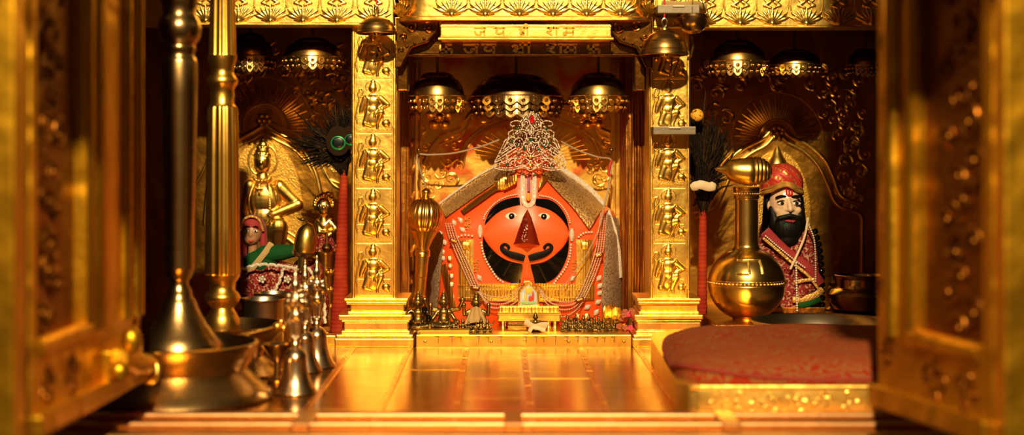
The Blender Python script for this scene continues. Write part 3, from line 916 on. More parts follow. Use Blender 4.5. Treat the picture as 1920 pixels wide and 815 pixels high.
dome(820, 138, 198, 52, 2.945, 'brass canopy dome hanging at the upper left of the idol niche')
dome(968, 142, 198, 88, 3.005, 'widest, dark brass canopy dome in the middle over the crown', 3, BRASSOLD)
dome(1122, 138, 198, 54, 2.945, 'brass canopy dome hanging at the upper right of the idol niche')
dome(586, 74, 122, 56, 2.935, 'brass canopy dome over the left niche, beside the pillar')
dome(470, 66, 124, 44, 2.97, 'dark brass canopy dome over the left niche, beside the fluted stand', 2, BRASSOLD)
dome(1382, 78, 132, 55, 2.935, 'tall brass canopy dome over the right niche, nearest the pillar')
dome(1490, 95, 134, 50, 2.96, 'flat brass canopy dome over the right niche, second from the pillar')
dome(1622, 94, 134, 34, 2.98, 'small dark brass canopy dome over the right niche, next to the door', 2, BRASSOLD)


# ------------------------------------------------------------------ hanging bells, boxes, bowl
def hang_bell(px, pyt, pyb, rpx, y, label, cordmat, rim=1.):
    c = W(px, pyb, y); k = y / FPX; r = rpx * k; h = (pyb - pyt) * k
    t = thing('hanging_bell', label, 'bell', (c.x, y, c.z), 'bells hanging before the pillars')
    b = MB()
    prof = [(r * .93, 0), (r, h * .02), (r, h * .10), (r * .95, h * .16), (r * .93, h * .30), (r * .84, h * .48), (r * .66, h * .68), (r * .42, h * .82), (r * .22, h * .88), (r * .20, h * .95), (r * .08, h)]
    inner = [(x * .9, max(.001, z - h * .06)) for x, z in prof[:-2]][::-1]
    b.lathe(inner[:0] + prof, c, 48, cap=False)
    b.lathe([(r * .03, h * .82)] + [(r * .36, h * .75), (r * .6, h * .6), (r * .78, h * .42), (r * .87, h * .25), (r * .90, h * .08), (r * .93, 0)], c, 48, cap=False)
    for zz, rr in ((.22, .945), (.5, .835)): b.tube([c + Vector((r * rr * cos(2 * pi * s / 48), r * rr * sin(2 * pi * s / 48), h * zz)) for s in range(48)], h * .015, 6, closed=True)
    part('body', b, BELLDARK, t)
    b = MB(); b.tube([c + Vector((0, 0, h * .82)), c + Vector((0, 0, h * .12))], .002, 8); b.ell(c + Vector((0, 0, h * .06)), .006, 12, 8)
    part('clapper', b, BELLM, t)
    b = MB(); o = c + Vector((0, 0, h + .0075))
    b.tube([o + Vector((.0045 * cos(2 * pi * s / 20), 0, .008 * sin(2 * pi * s / 20))) for s in range(20)], .0016, 8, closed=True)
    part('ring', b, SILVER, t)
    b = MB(); b.tube([o + Vector((0, 0, .007)), Vector((c.x - .001, y, .76)), Vector((c.x - .001, y, .868))], .0015, 8)
    part('cord', b, cordmat, t)
    return t


hang_bell(706, 26, 64, 38, 2.755, 'bronze bell hanging in front of the top of the left pillar', REDCORD)
hang_bell(1246, 50, 104, 45, 2.745, 'bronze bell hanging on a red cord before the right pillar', REDCORD)
# the small arm above carries the bells
struct('trim_7', MB().box(-.80, .84, 2.70, 2.80, .862, .90), PLASTER)


def alu_box(px0, px1, py0, py1, y0, y1, label):
    a, c = W(px0, py0, y0), W(px1, py1, y0)
    t = thing('aluminium_box', label, 'box', ((a.x + c.x) / 2, (y0 + y1) / 2, c.z), 'aluminium boxes')
    b = MB(); b.cbox(a.x, c.x, y0, y1, c.z, a.z, .0012); part('housing', b, ALU, t)
    b = MB(); mx = (a.x + c.x) / 2; w = (c.x - a.x)
    b.cbox(mx - w * .14, mx + w * .14, y0 - .0022, y0 + .001, a.z - .0045, a.z - .0015, .0005); part('slot_cover', b, STEEL, t)
    return t


alu_box(1225, 1305, 237, 252, 2.772, 2.8225, 'aluminium box fixed across the middle of the right pillar')
alu_box(1233, 1312, 9, 25, 2.742, 2.80, 'aluminium box fixed on the frieze above the right bell')
c = W(1300, 64, 2.765); k = 2.765 / FPX
t = thing('hanging_bowl', 'small brass bowl hanging beside the top of the right pillar', 'bowl', (c.x, c.y, c.z))
b = MB(); b.lathe([(.004, 0), (12 * k, 2 * k), (22 * k, 9 * k), (27 * k, 20 * k), (28 * k, 30 * k), (30 * k, 32 * k), (30 * k, 36 * k), (27 * k, 36 * k), (25 * k, 22 * k), (19 * k, 10 * k), (3 * k, 4 * k)], c, 40)
part('body', b, BRASSOLD, t)
b = MB()
for a in (.3, 2.4, 4.5): b.tube([c + Vector((28 * k * cos(a), 28 * k * sin(a), 36 * k)), c + Vector((0, 0, 110 * k))], .001, 6)
b.tube([c + Vector((0, 0, 110 * k)), Vector((c.x, c.y, .868))], .0012, 6)
part('chain', b, BRASSDARK, t)
b = MB(); p = W(1297, 68, 2.81); b.tube([p, W(1300, 85, 2.80), W(1296, 105, 2.805), W(1290, 108, 2.815)], .0025, 8)
solo('hook', b, BRASSDARK, 'small dark hook on the side of the right pillar below the hanging bowl', 'hook', p)
b = MB(); a = W(1268, 8, 2.78)
b.tube(smooth_path([W(1240, 7, 2.775), W(1275, 10, 2.77), W(1300, 8, 2.77), W(1322, 14, 2.785)], 6), [.006, .008, .008, .009] + [.008] * 15, 10, flat=(1, .6))
solo('cloth_strip', b, OFFCLOTH, 'ochre cloth strip lying on the upper aluminium box', 'cloth', a)
# ================================================================== the idol
OUT = [(990, 262), (1022, 268), (1048, 316), (1100, 356), (1150, 396), (1168, 440), (1170, 520), (1168, 600), (1160, 632), (985, 634), (810, 632), (800, 600), (800, 520), (803, 440), (820, 396), (880, 352), (932, 316), (960, 268)]
BC = (985, 480)


def rad(a):
    dx, dy = cos(a), sin(a); best = 0
    for (x0, y0), (x1, y1) in zip(OUT, OUT[1:] + OUT[:1]):
        ex, ey = x1 - x0, y1 - y0; den = dx * ey - dy * ex
        if abs(den) < 1e-9: continue
        tt = ((x0 - BC[0]) * ey - (y0 - BC[1]) * ex) / den; uu = ((x0 - BC[0]) * dy - (y0 - BC[1]) * dx) / den
        if tt > 0 and -1e-6 <= uu <= 1 + 1e-6: best = max(best, tt)
    return best


def ysf(px, py):
    dx, dy = px - BC[0], py - BC[1]; d = sqrt(dx * dx + dy * dy)
    t = d / max(1, rad(math.atan2(dy, dx))) if d > 1e-6 else 0
    y = 3.075 - .118 * max(0., 1 - min(t, 1.) ** 7)
    s = ((px - 987) / 92) ** 2 + ((py - 450) / 95) ** 2
    if s < 1: y -= .014 * (1 - s) ** 1.2
    return y


def B(px, py, off=0.):
    """point on the idol's surface seen at photo point (px, py), raised by off"""
    return W(px, py, ysf(px, py) - off)


C3 = lambda x, y: (880 + x / 3.705, 340 + y / 3.705)
C1 = lambda x, y: (740 + x / 3.396, 190 + y / 3.396)
C2 = lambda x, y: (740 + x / 3.135, 400 + y / 3.135)


def crv(pts, n, step=None):
    sp = smooth_path([Vector((x, y, 0)) for x, y in pts], 10)
    L = sum((q - p).length for p, q in zip(sp, sp[1:]))
    rs = resample(sp, L / n * .99999)[:n + 1]
    while len(rs) < n + 1: rs.append(sp[-1])
    return [(p.x, p.y) for p in rs]


def strip(mb, A, Bc, off, th, n=28, m=5, dome_=0.):
    """sheet on the idol between two curves"""
    A, Bc = crv(A, n), crv(Bc, n)

    def P(i, j):
        if j == 0: return B(*A[i], off - th)
        if j == m + 2: return B(*Bc[i], off - th)
        w = (j - 1) / m
        return B(A[i][0] + (Bc[i][0] - A[i][0]) * w, A[i][1] + (Bc[i][1] - A[i][1]) * w, off + dome_ * sin(pi * w))
    return mb.grid(P, n, m + 2)


idol = thing('idol', 'vermilion stone idol with a moustached face, black glass beard, pearls and gold plates', 'idol', (.05, 3.06, .0225))
b = MB(); NA, NR = 120, 22
vs = [B(*BC)]
for j in range(1, NR + 1):
    for i in range(NA):
        a = 2 * pi * i / NA; R_ = rad(a) * (j / NR) ** .8
        vs.append(B(BC[0] + R_ * cos(a), BC[1] + R_ * sin(a)))
fs = [(0, 1 + i, 1 + (i + 1) % NA) for i in range(NA)] + [(1 + (j - 1) * NA + i, 1 + j * NA + i, 1 + j * NA + (i + 1) % NA, 1 + (j - 1) * NA + (i + 1) % NA) for j in range(1, NR) for i in range(NA)]
o_ = 1 + (NR - 1) * NA
vs += [Vector((p.x, 3.092, p.z)) for p in vs[o_:o_ + NA]]
fs += [(o_ + i, o_ + NA + i, o_ + NA + (i + 1) % NA, o_ + (i + 1) % NA) for i in range(NA)]
b.add(vs, fs); part('body', b, VERM, idol, sharp=0)
# face
top = [C3(*p) for p in ((92, 378), (125, 300), (170, 240), (230, 200), (300, 176), (355, 166), (403, 172), (460, 170), (510, 182), (570, 205), (630, 250), (672, 305), (694, 375))]
bot = [C3(*p) for p in ((92, 378), (128, 436), (190, 502), (260, 545), (320, 563), (372, 572), (397, 576), (425, 574), (460, 570), (530, 552), (600, 505), (660, 445), (694, 375))]
b = MB(); strip(b, top, bot, .0065, .01, 48, 16, .006)
part('face', b, VERMFACE, idol, sharp=60)
b = MB(); strip(b, [C3(*p) for p in ((368, 568), (371, 600), (362, 650), (352, 720))], [C3(*p) for p in ((426, 568), (428, 600), (442, 650), (458, 722))], .0068, .01, 16, 8, .002)
part('chin', b, VERMFACE, idol, sharp=60)
for A_, B_ in (([(105, 302), (120, 250), (150, 195), (200, 150), (260, 122), (325, 110), (350, 112)], [(122, 285), (165, 240), (230, 196), (300, 172), (354, 160)]),
               ([(462, 118), (540, 122), (600, 150), (650, 205), (680, 270), (693, 345)], [(460, 168), (510, 180), (570, 202), (632, 248), (674, 302), (691, 348)]),
               ([(93, 392), (98, 460), (120, 540), (165, 620), (230, 680), (300, 706), (352, 718)], [(96, 396), (130, 440), (190, 506), (260, 550), (330, 570), (372, 576), (360, 660), (354, 716)]),
               ([(692, 392), (690, 460), (676, 530), (640, 610), (590, 672), (520, 708), (456, 722)], [(690, 400), (660, 450), (600, 512), (530, 560), (460, 578), (424, 582), (440, 650), (456, 716)])):
    b = MB(); strip(b, [C3(*p) for p in A_], [C3(*p) for p in B_], .0035, .006, 30, 5)
    part('black_glass_inlay', b, BLACKGL, idol, 'black mirror glass inlay', sharp=60)
# moustache halves
for sgn in (1, -1):
    mx = lambda x: x if sgn > 0 else 796 - x
    pt = [(383, 535, 22), (360, 528, 25), (325, 518, 26), (290, 508, 24), (258, 492, 21), (234, 474, 17), (226, 455, 14), (236, 441, 12), (254, 437, 12), (268, 447, 12), (274, 461, 11), (268, 470, 8)]
    P_ = smooth_path([Vector(C3(mx(x), y) + (0,)) for x, y, _ in pt], 4); rr = []
    for i in range(len(pt) - 1):
        for k in range(4): rr.append((pt[i][2] * (1 - k / 4) + pt[i + 1][2] * k / 4))
    rr.append(pt[-1][2])
    b = MB(); b.tube([B(p.x, p.y, .0115) for p in P_], [v / 3.705 * .00107 for v in rr], 12, flat=(1, .2), up=(0, 1, 0))
    part('moustache', b, BLACK, idol)
# eyes
for ex, ey in ((294, 241), (518, 244)):
    b = MB(); c = B(*C3(ex, ey), .0105); s = .00107 / 3.705
    b.prism([c + Vector((40 * s * cos(a) * (1.08 if cos(a) < 0 else 1), 0, 25 * s * sin(a) * (abs(sin(a)) ** .35))) for a in [-2 * pi * k / 28 for k in range(28)]], .004)
    ey_ = part('eye', b, WHITE, idol)
    b = MB(); b.ell(c, (20 * s, .0032, 21 * s), 20, 12); part('pupil', b, BLACK, ey_)
    b = MB(); b.ell(c + Vector((-2 * s, -.003, 3 * s)), (4.5 * s, .001, 4.5 * s), 10, 8); part('glint', b, WHITE, ey_)
# nose: two dark red flanks that rise to a ridge, orange underside
Ln = crv([C3(*p) for p in ((403, 192), (372, 248), (342, 300), (314, 362), (292, 440))], 14)
Rn = crv([C3(*p) for p in ((403, 192), (432, 250), (462, 310), (485, 370), (502, 445))], 14)
Mn = crv([C3(*p) for p in ((403, 192), (404, 310), (403, 428))], 14)
b = MB(); b.m = 0
for E, fl in ((Ln, 0), (Rn, 1)):
    def P(i, j):
        w = j / 6; t_ = i / 14
        x = E[i][0] + (Mn[i][0] - E[i][0]) * w; y = E[i][1] + (Mn[i][1] - E[i][1]) * w
        return B(x, y, .010 + (.034 * t_ ** .8) * w ** 1.5)
    b.grid(P, 14, 6)
b.m = 1
und = crv([C3(*p) for p in ((292, 440), (300, 458), (350, 464), (400, 467), (450, 467), (495, 462), (502, 445))], 12)
lip = [Ln[-1]] * 1 + crv([C3(*p) for p in ((292, 440), (345, 432), (403, 428), (455, 433), (502, 445))], 12)[1:]


def P(i, j):
    w = j / 4; u_ = 1 - abs(i / 12 * 2 - 1)
    x = und[i][0] + (lip[i][0] - und[i][0]) * w; y = und[i][1] + (lip[i][1] - und[i][1]) * w
    return B(x, y, .009 + (.001 + .034 * u_ ** 1.5) * w)


b.grid(P, 12, 4)
part('nose', b, [MAROON, VERMFACE], idol, 'dark red wedge-shaped nose', sharp=25)
b = MB()
for k in range(26):
    t_ = .45 + .5 * RND.random(); x = 403 - RND.random() * 62 * (t_ - .2); y = 192 + 240 * t_
    w = 1 - (403 - x) / max(1, 111 * t_)
    b.ell(B(*C3(x, y), .0112 + .034 * t_ ** .8 * max(0, w) ** 1.5), .0009, 6, 5)
part('nose_glitter', b, RHINE, idol, kind='stuff')
# forehead mark
b = MB(); U = [(371, -60), (371, 40), (372, 100), (378, 142), (395, 165), (411, 168), (427, 165), (444, 142), (451, 100), (452, 40), (453, -60)]
b.tube(smooth_path([B(*C3(x, y), .009) for x, y in U], 5), 15 / 3.705 * .00107, 8, flat=(1, .3), up=(0, 1, 0))
tk = part('forehead_mark', b, GLITTER, idol, 'glittering silver U-shaped forehead mark')
b = MB(); b.tube([B(*C3(412, y), .009) for y in (-50, -10, 30, 70)], [.0012, .003, .0035, .003], 8, flat=(1, .3), up=(0, 1, 0)); part('purple_stripe', b, PURPLE, tk)
b = MB(); c = B(*C3(410, 108), .0095); b.ell(c, (.0045, .0018, .0085), 14, 10); part('orange_drop', b, ORANGEPASTE, tk)
# pearls round the face
src = None; npearl = 0
for pth, pitch, rr in ((((332, 90), (260, 105), (190, 142), (140, 190), (110, 230), (100, 262)), 14.5, 6.6), (((490, 98), (560, 112), (620, 148), (665, 200), (690, 250), (700, 290)), 14.5, 6.6),
                       (((83, 425), (92, 480), (115, 545), (150, 605), (190, 665), (236, 700)), 20, 9), (((706, 440), (700, 500), (680, 575), (640, 640), (610, 675), (582, 720)), 20, 9),
                       (((455, 345), (462, 332), (480, 328)), 9, 0)):
    if rr == 0: continue
    for p in resample(smooth_path([Vector((x, y, 0)) for x, y in pth], 8), pitch):
        c = B(*C3(p.x, p.y), .004)
        if src is None:
            b = MB(); b.ell(c, rr / 3.705 * .00107, 12, 8); src = part('pearl', b, PEARL, idol); c0 = c; r0 = rr
        else:
            o = src.copy(); COL.objects.link(o); o.parent = idol; WLOC[o.name] = WLOC[idol.name]
            s = rr / r0; o.scale = (s, s, s); base = WLOC[idol.name]
            o.location = (c - base) - (c0 - base) * s
        npearl += 1
for pth, n in ((((375, 138), (395, 130), (420, 127), (455, 132)), 5), (((1082, 138), (1100, 122), (1125, 112), (1158, 110)), 6), (((770, 289), (771, 340)), 2)):
    for p in crv([C2(*p) for p in pth], n - 1):
        c = B(p[0], p[1], .004)
        o = src.copy(); COL.objects.link(o); o.parent = idol; s = 1.35; o.scale = (s,) * 3; WLOC[o.name] = WLOC[idol.name]
        o.location = (c - WLOC[idol.name]) - (c0 - WLOC[idol.name]) * s


def lens(mb, c, L, w, ang, th=.0022):
    n = 12
    pts = [Vector((c.x + L * (i / n - .5) * cos(ang), c.y, c.z + L * (i / n - .5) * sin(ang))) for i in range(n + 1)]
    mb.tube(pts, [max(.0003, w * sin(pi * i / n) ** 1.2) for i in range(n + 1)], 10, flat=(1, th / w), up=(0, 1, 0))


for x, y, a in ((350, 55, 2.0), (388, 40, 1.1 + 1.2), (400, 95, 2.5), (295, 170, 2.2), (283, 225, 2.3), (285, 262, 2.5), (498, 378, 2.2), (1048, 382, .7), (1200, 380, .9), (1205, 425, .8), (1205, 467, .6), (1195, 520, .6), (1133, 550, .6), (1185, 580, .9), (270, 120, 2.0)):
    b = MB(); lens(b, B(*C2(x, y), .003), .0165, .0048, a)
    part('leaf_ornament', b, GLITTER, idol, 'silver glitter leaf')
for x, y in ((325, 265), (327, 310), (335, 370), (335, 420), (1075, 600), (1130, 603), (1035, 650), (1000, 640)):
    b = MB(); c = B(*C2(x, y), .003); b.ell(c, (.0058, .002, .0062), 14, 8); st = part('stone_setting', b, GOLDFOIL, idol)
    b = MB(); b.ell(c + Vector((0, -.002, 0)), .0036, 12, 8); part('stone', b, RHINE, st)
for x, y in ((75, 345), (712, 370)):
    b = MB(); b.tube([B(*C3(x, y + d), .004) for d in (-44, -22, 0, 22, 44)], [.0022, .0044, .005, .0044, .0022], 10, flat=(1, .6), up=(0, 1, 0))
    part('ear_ornament', b, GLITTER, idol)
for x, y in ((430, 38), (430, 75), (480, 288), (480, 325), (1060, 290), (1060, 325)):
    c = B(*C2(x, y), .003); b = MB(); s = .0105
    glyphs(b, [('swastika', c.x - s / 2, s)], c.y, c.z - s / 2, s, .0009)
    part('gold_symbol', b, GOLDREL, idol)
# gold plates on the body
b = MB(); strip(b, [(858, 533), (985, 531), (1116, 533)], [(860, 562), (985, 566), (1114, 562)], .005, .008, 40, 5)
for py in (535.5, 559): b.tube([B(x, py, .007) for x in range(860, 1115, 8)], .0013, 6)
for k in range(38):
    x = 868 + k * 6.4
    if 962 < x < 1020: continue
    b.tube([B(x, 543, .006), B(x + RND.uniform(-1, 1), 555, .006)], .0016, 6)
part('breast_plate', b, GOLDFOIL, idol, 'embossed gold breast plate')
for xs_ in (((858, 452), (888, 448), 1), ((1112, 450), (1080, 448), -1)):
    (xa_, ya_), (xb_, yb_), sg = xs_
    b = MB(); strip(b, [(xa_, ya_), (xa_ + 1 * sg, 490), (xa_ + 2 * sg, 540)], [(xb_, yb_), (xb_ - 1 * sg, 490), (xb_ + 1 * sg, 540)], .0045, .007, 20, 5, .002)
    for k in range(3): b.tube([B(xa_ + sg * (7 + 8 * k), y, .0065) for y in range(456, 538, 8)], .0012, 6)
    b.ell(B((xa_ + xb_) / 2, 460, .005), (.011, .004, .010), 14, 8)
    part('side_plate', b, GOLDFOIL, idol)
b = MB(); strip(b, [(826, 498), (829, 520), (836, 550), (842, 582)], [(836, 494), (843, 520), (850, 548), (856, 580)], .004, .006, 16, 4, .002)
part('gold_strip', b, GOLDFOIL, idol)
b = MB()                                              # gold foil hand by the brow, left
strip(b, [C1(420, 690), C1(520, 615), C1(620, 540), C1(660, 500)], [C1(440, 715), C1(540, 645), C1(640, 575), C1(690, 560)], .013, .008, 20, 4, .001)
b.ell(B(*C1(700, 520), .014), (.019, .004, .013), 18, 10, Matrix.Rotation(-.5, 3, 'Y'))
for k in range(5): b.tube([B(*C1(700 + 18 * k, 485 - 4 * k), .02), B(*C1(715 + 14 * k, 530 - 6 * k), .021), B(*C1(700 + 15 * k, 555 - 8 * k), .018)], .0028, 8)
part('gold_hand', b, GOLDFOIL, idol)
b = MB(); strip(b, [C1(935, 470), C1(925, 510), C1(912, 560)], [C1(985, 480), C1(960, 515), C1(918, 565)], .010, .006, 12, 4, .002)
part('gold_hand', b, GOLDFOIL, idol)
# net shawl
b = MB(); strip(b, [C1(640, 412), C1(520, 480), C1(400, 565), C1(285, 650)], [C1(775, 445), C1(640, 520), C1(490, 620), C1(325, 738)], .010, .012, 30, 8, .006)
part('net_shawl', b, NETCLOTH, idol, 'gold net cloth on the left shoulder', sharp=60)
b = MB(); strip(b, [C1(1060, 425), C1(1150, 490), C1(1250, 570), C1(1335, 660)], [C1(935, 455), C1(1020, 555), C1(1130, 670), C1(1240, 815)], .010, .012, 30, 8, .006)
part('net_shawl', b, NETCLOTH, idol, 'gold net cloth on the right shoulder', sharp=60)
for P_ in (((640, 412), (520, 480), (400, 565), (285, 650)), ((1060, 428), (1150, 486), (1250, 566), (1335, 660))):
    b = MB(); w = .0022 if P_[0][0] < 900 else .0058
    b.tube(smooth_path([B(*C1(*p), .014) for p in P_], 8), w, 8, flat=(1, .5), up=(0, 1, 0)); part('shawl_trim', b, GLITTER, idol)
b = MB(); strip(b, [(1136, 400), (1134, 470), (1128, 545), (1130, 616)], [(1160, 410), (1164, 470), (1166, 545), (1166, 616)], .012, .016, 30, 14, .004)
part('side_net', b, NETSILVER, idol, 'silver net cloth hanging at the right side', sharp=60)
b = MB(); b.tube([B(1140, 395, .016), B(1152, 430, .016), B(1160, 470, .016), B(1163, 520, .016)], .0045, 8, flat=(1, .5), up=(0, 1, 0)); part('shawl_trim', b, GLITTER, idol)
b = MB(); strip(b, [(804, 430), (803, 490), (800, 560), (800, 612)], [(832, 440), (828, 490), (822, 560), (816, 612)], .012, .016, 30, 10, .004)
part('side_net', b, NETSILVER, idol, 'silver net cloth hanging at the left side', sharp=60)

# ------------------------------------------------------------------ crown
C4 = lambda x, y: (910 + x / 5.82, 200 + y / 5.82)
XC = W(995, 0, 2.93).x


def K(x, y, dy=0.):
    px, py = C4(x, y); p = W(px, py, 2.93)
    p.y = 2.932 + 5.5 * (p.x - XC) ** 2 + dy - .016 * (690 - y) / 690
    return p


crown = thing('crown', 'tall silver tiara crown set with clear stones, emeralds and a ruby', 'crown', K(490, 690))
ax = lambda y: 490 + (690 - y) * .028
HALFC = [[(105, 672), (200, 690), (300, 688), (380, 665), (440, 672), (485, 697)], [(112, 652), (200, 668), (300, 664), (375, 645), (435, 655), (488, 676)],
         [(105, 672), (98, 610), (140, 520), (180, 430), (205, 370), (245, 335), (238, 285)], [(110, 605), (220, 550), (340, 478)], [(125, 580), (220, 515), (325, 450)], [(145, 540), (220, 480), (300, 425)], [(118, 628), (230, 585), (350, 520)], [(165, 500), (220, 455), (290, 410)],
         [(330, 495), (388, 455), (408, 395), (380, 345), (335, 345), (303, 385), (318, 430), (348, 432), (360, 405)], [(245, 280), (285, 255), (325, 262), (320, 290), (290, 300)], [(330, 300), (380, 270), (425, 285), (442, 330), (430, 360)],
         [(300, 210), (268, 208), (262, 175), (300, 158), (345, 155), (378, 178), (388, 225), (370, 260)], [(398, 205), (394, 170), (420, 140), (456, 150), (468, 188), (440, 228), (404, 212)], [(414, 195), (420, 165), (445, 170), (440, 205)],
         [(425, 130), (445, 100), (478, 72), (508, 55)], [(450, 125), (470, 95), (505, 80)], [(494, 388), (458, 425), (458, 480), (494, 520)], [(492, 405), (474, 440), (476, 480)], [(500, 198), (468, 240), (466, 290), (496, 322)], [(498, 215), (485, 250), (484, 290)],
         [(415, 400), (440, 350), (490, 335)], [(420, 385), (450, 395), (490, 370)], [(488, 600), (440, 562), (390, 558), (310, 575)], [(350, 505), (400, 485), (450, 510), (486, 562)], [(268, 640), (285, 600), (330, 588), (385, 622), (432, 640), (472, 612), (486, 585)],
         [(150, 640), (170, 605), (210, 622), (245, 600), (265, 625)], [(200, 590), (240, 600), (290, 565), (340, 560)], [(210, 420), (240, 360), (280, 330), (310, 340)], [(190, 455), (230, 400), (255, 385)], [(390, 520), (430, 535), (470, 545)], [(250, 310), (280, 325), (310, 318)], [(360, 255), (400, 248), (440, 265), (462, 250)]]
beads, lat = MB(), MB()
taken = []
for h in HALFC:
    for sgn in (-1, 1):
        pts = smooth_path([Vector((ax(y) + sgn * (x - 490), y, 0)) for x, y in h], 6)
        wp = [K(p.x, p.y) for p in pts]
        lat.tube(wp, .0008, 6)
        for p in resample(pts, 15):
            if all((p.x - a_) ** 2 + (p.y - b_) ** 2 > 55 for a_, b_ in taken):
                taken.append((p.x, p.y)); beads.m = int(RND.random() < .3); beads.ell(K(p.x, p.y, -.0014), RND.uniform(.0012, .0016), 7, 5)
for k in range(1500):
    y = RND.uniform(80, 670); hw = 60 + (y - 60) * .62 if y < 330 else 255 + (y - 330) * .36
    x = ax(y) + RND.uniform(-hw, hw)
    if len(taken) < 1150 and all((x - a_) ** 2 + (y - b_) ** 2 > 210 for a_, b_ in taken):
        taken.append((x, y)); beads.m = int(RND.random() < .5); beads.ell(K(x, y, .0003), RND.uniform(.0010, .0019), 7, 5)
part('frame', lat, GOLDREL, crown)
part('clear_stone_lattice', beads, [RHINE, RHINEDIM], crown, 'sparkling clear stones', kind='stuff', sharp=0)
b = MB(); b.ell(K(508, 150, -.003), (.0050, .003, .0060), 14, 10); b.lathe([(.0045, 0), (.002, .005), (.0003, .008)], K(508, 132, -.003), 12); part('ruby', b, REDGEM, crown)
for x, y in ((345, 235), (290, 375), (345, 425), (500, 365), (235, 632), (425, 460), (664, 245), (697, 395), (640, 440), (722, 645), (586, 460)):
    b = MB(); b.ell(K(x, y, -.002), (.0024, .0018, .0036), 10, 8); part('emerald', b, GREENGEM, crown)
for x, y in ((490, 545), (490, 637)):
    b = MB(); b.ell(K(x, y, -.002), (.003, .0018, .0038), 10, 8); part('gold_drop', b, GOLDFOIL, crown)

# cords from the crown to the side hooks
for name_l, P_ in (('grey cord running from the crown to the left hook and down to the mace', [(936, 262, 2.97), (900, 275, 2.98), (850, 287, 2.99), (805, 290, 3.0), (783, 290, 3.0), (786, 312, 2.97), (795, 340, 2.93), (802, 362, 2.905)]),
                   ('grey cord running from the crown to the right hook and down to the garland', [(1052, 265, 2.97), (1085, 282, 2.98), (1120, 294, 2.99), (1146, 300, 3.0), (1144, 330, 2.985), (1138, 365, 2.965), (1131, 392, 2.95)]),
                   ('thin grey cord hanging across the lower right of the idol', [(1131, 392, 2.95), (1122, 430, 2.935), (1098, 480, 2.93), (1068, 522, 2.93), (1050, 545, 2.93)])):
    b = MB(); pts = smooth_path([W(*p) for p in P_], 8)
    b.tube(pts, .0019 if 'thin' not in name_l else .0011, 8)
    solo('cord', b, CORD, name_l, 'cord', pts[0])
for sx in (785, 1146):
    b = MB(); c = W(sx, 290, 3.0); b.tube([c + Vector((0, .1, .002)), c + Vector((0, .03, .0)), c, c + Vector((0, -.006, .008))], .0022, 8); b.ell(c + Vector((0, -.006, .010)), .004, 10, 8)
    solo('hook', b, BRASSDARK, 'brass hook holding the cord at the %s of the idol' % ('left' if sx < 900 else 'right'), 'hook', c)
b = MB(); b.tube(smooth_path([W(1147, 300, 2.995), W(1143, 312, 2.99), W(1141, 325, 2.985), W(1146, 330, 2.985)], 5), [.0015] + [.003] * 14 + [.001], 8)
solo('red_thread', b, REDCORD, 'red thread knotted below the right hook', 'thread', W(1147, 300, 2.995))

# ------------------------------------------------------------------ pearl garland with pendant
gar = thing('pearl_garland', 'four-strand pearl garland with red clasps and an arched picture pendant on the idol', 'garland', B(990, 560, .02))
LA = [[(300, 60), (318, 130), (345, 195), (395, 310), (452, 430), (500, 462), (560, 486), (640, 492), (700, 466), (742, 432)],
      [(314, 60), (332, 128), (360, 192), (410, 308), (464, 428), (505, 474), (565, 508), (650, 510), (708, 482), (744, 440)],
      [(328, 60), (346, 126), (373, 190), (424, 304), (477, 424), (512, 488), (565, 530), (650, 528), (712, 498), (746, 452)],
      [(342, 60), (360, 124), (386, 187), (437, 300), (490, 420), (520, 500), (570, 552), (660, 548), (722, 512), (748, 470)]]
RA = [[(1212, 0), (1196, 120), (1178, 230), (1130, 370), (1070, 500), (1010, 520), (940, 512), (890, 486), (850, 440)],
      [(1224, 0), (1209, 122), (1192, 233), (1143, 376), (1082, 505), (1020, 540), (945, 536), (890, 504), (852, 455)],
      [(1236, 0), (1222, 124), (1206, 236), (1156, 380), (1094, 510), (1035, 560), (960, 562), (895, 530), (856, 470)],
      [(1248, 0), (1235, 126), (1220, 239), (1169, 384), (1107, 515), (1060, 572), (1000, 606), (970, 604)]]
for S_ in LA + RA:
    b = MB()
    for p in resample(smooth_path([Vector(C2(*p) + (0,)) for p in S_], 10), 3.3):
        b.ell(B(p.x, p.y, .018), .00165, 8, 6)
    part('pearl_strand', b, PEARLPINK, gar, sharp=0)
for x, y, a in ((348, 160, .45), (475, 437, .2), (1200, 244, -.35), (1088, 506, -.4)):
    c = B(*C2(x, y), .0195); Mx = Matrix.Translation(c) @ Matrix.Rotation(a, 4, 'Y')
    b = MB(); b.cbox(-.0085, .0085, -.003, .003, -.0042, .0042, .0008, Mx); cl = part('clasp', b, MAROON, gar, 'dark red clasp')
    b = MB(); b.cbox(-.0058, .0058, -.0042, -.002, -.0018, .0018, .0005, Mx); part('clasp_plate', b, GOLDFOIL, cl)
C7 = lambda x, y: (900 + x / 5.82, 500 + y / 5.82)
yp = 2.917
hs = [(422, 425), (424, 270), (478, 200), (490, 158), (545, 158), (566, 196), (632, 270), (640, 425)]
b = MB(); b.prism([W(*C7(x, y), yp) for x, y in hs], .006); b.tube([W(*C7(x, y), yp) for x, y in hs], .0017, 8, closed=True)
for k in range(12): b.ell(W(*C7(430 + k * 18.5, 432), yp), .0021, 8, 6)
pn = part('pendant', b, GOLDFOIL, gar, 'arched gold-framed pendant with a small painted picture')
b = MB(); inn = [(440, 415), (442, 285), (492, 225), (530, 198), (568, 225), (616, 285), (620, 415)]
b.prism([W(*C7(x, y), yp - .0012) for x, y in inn], .002); part('picture', b, SKYBLUE, pn)
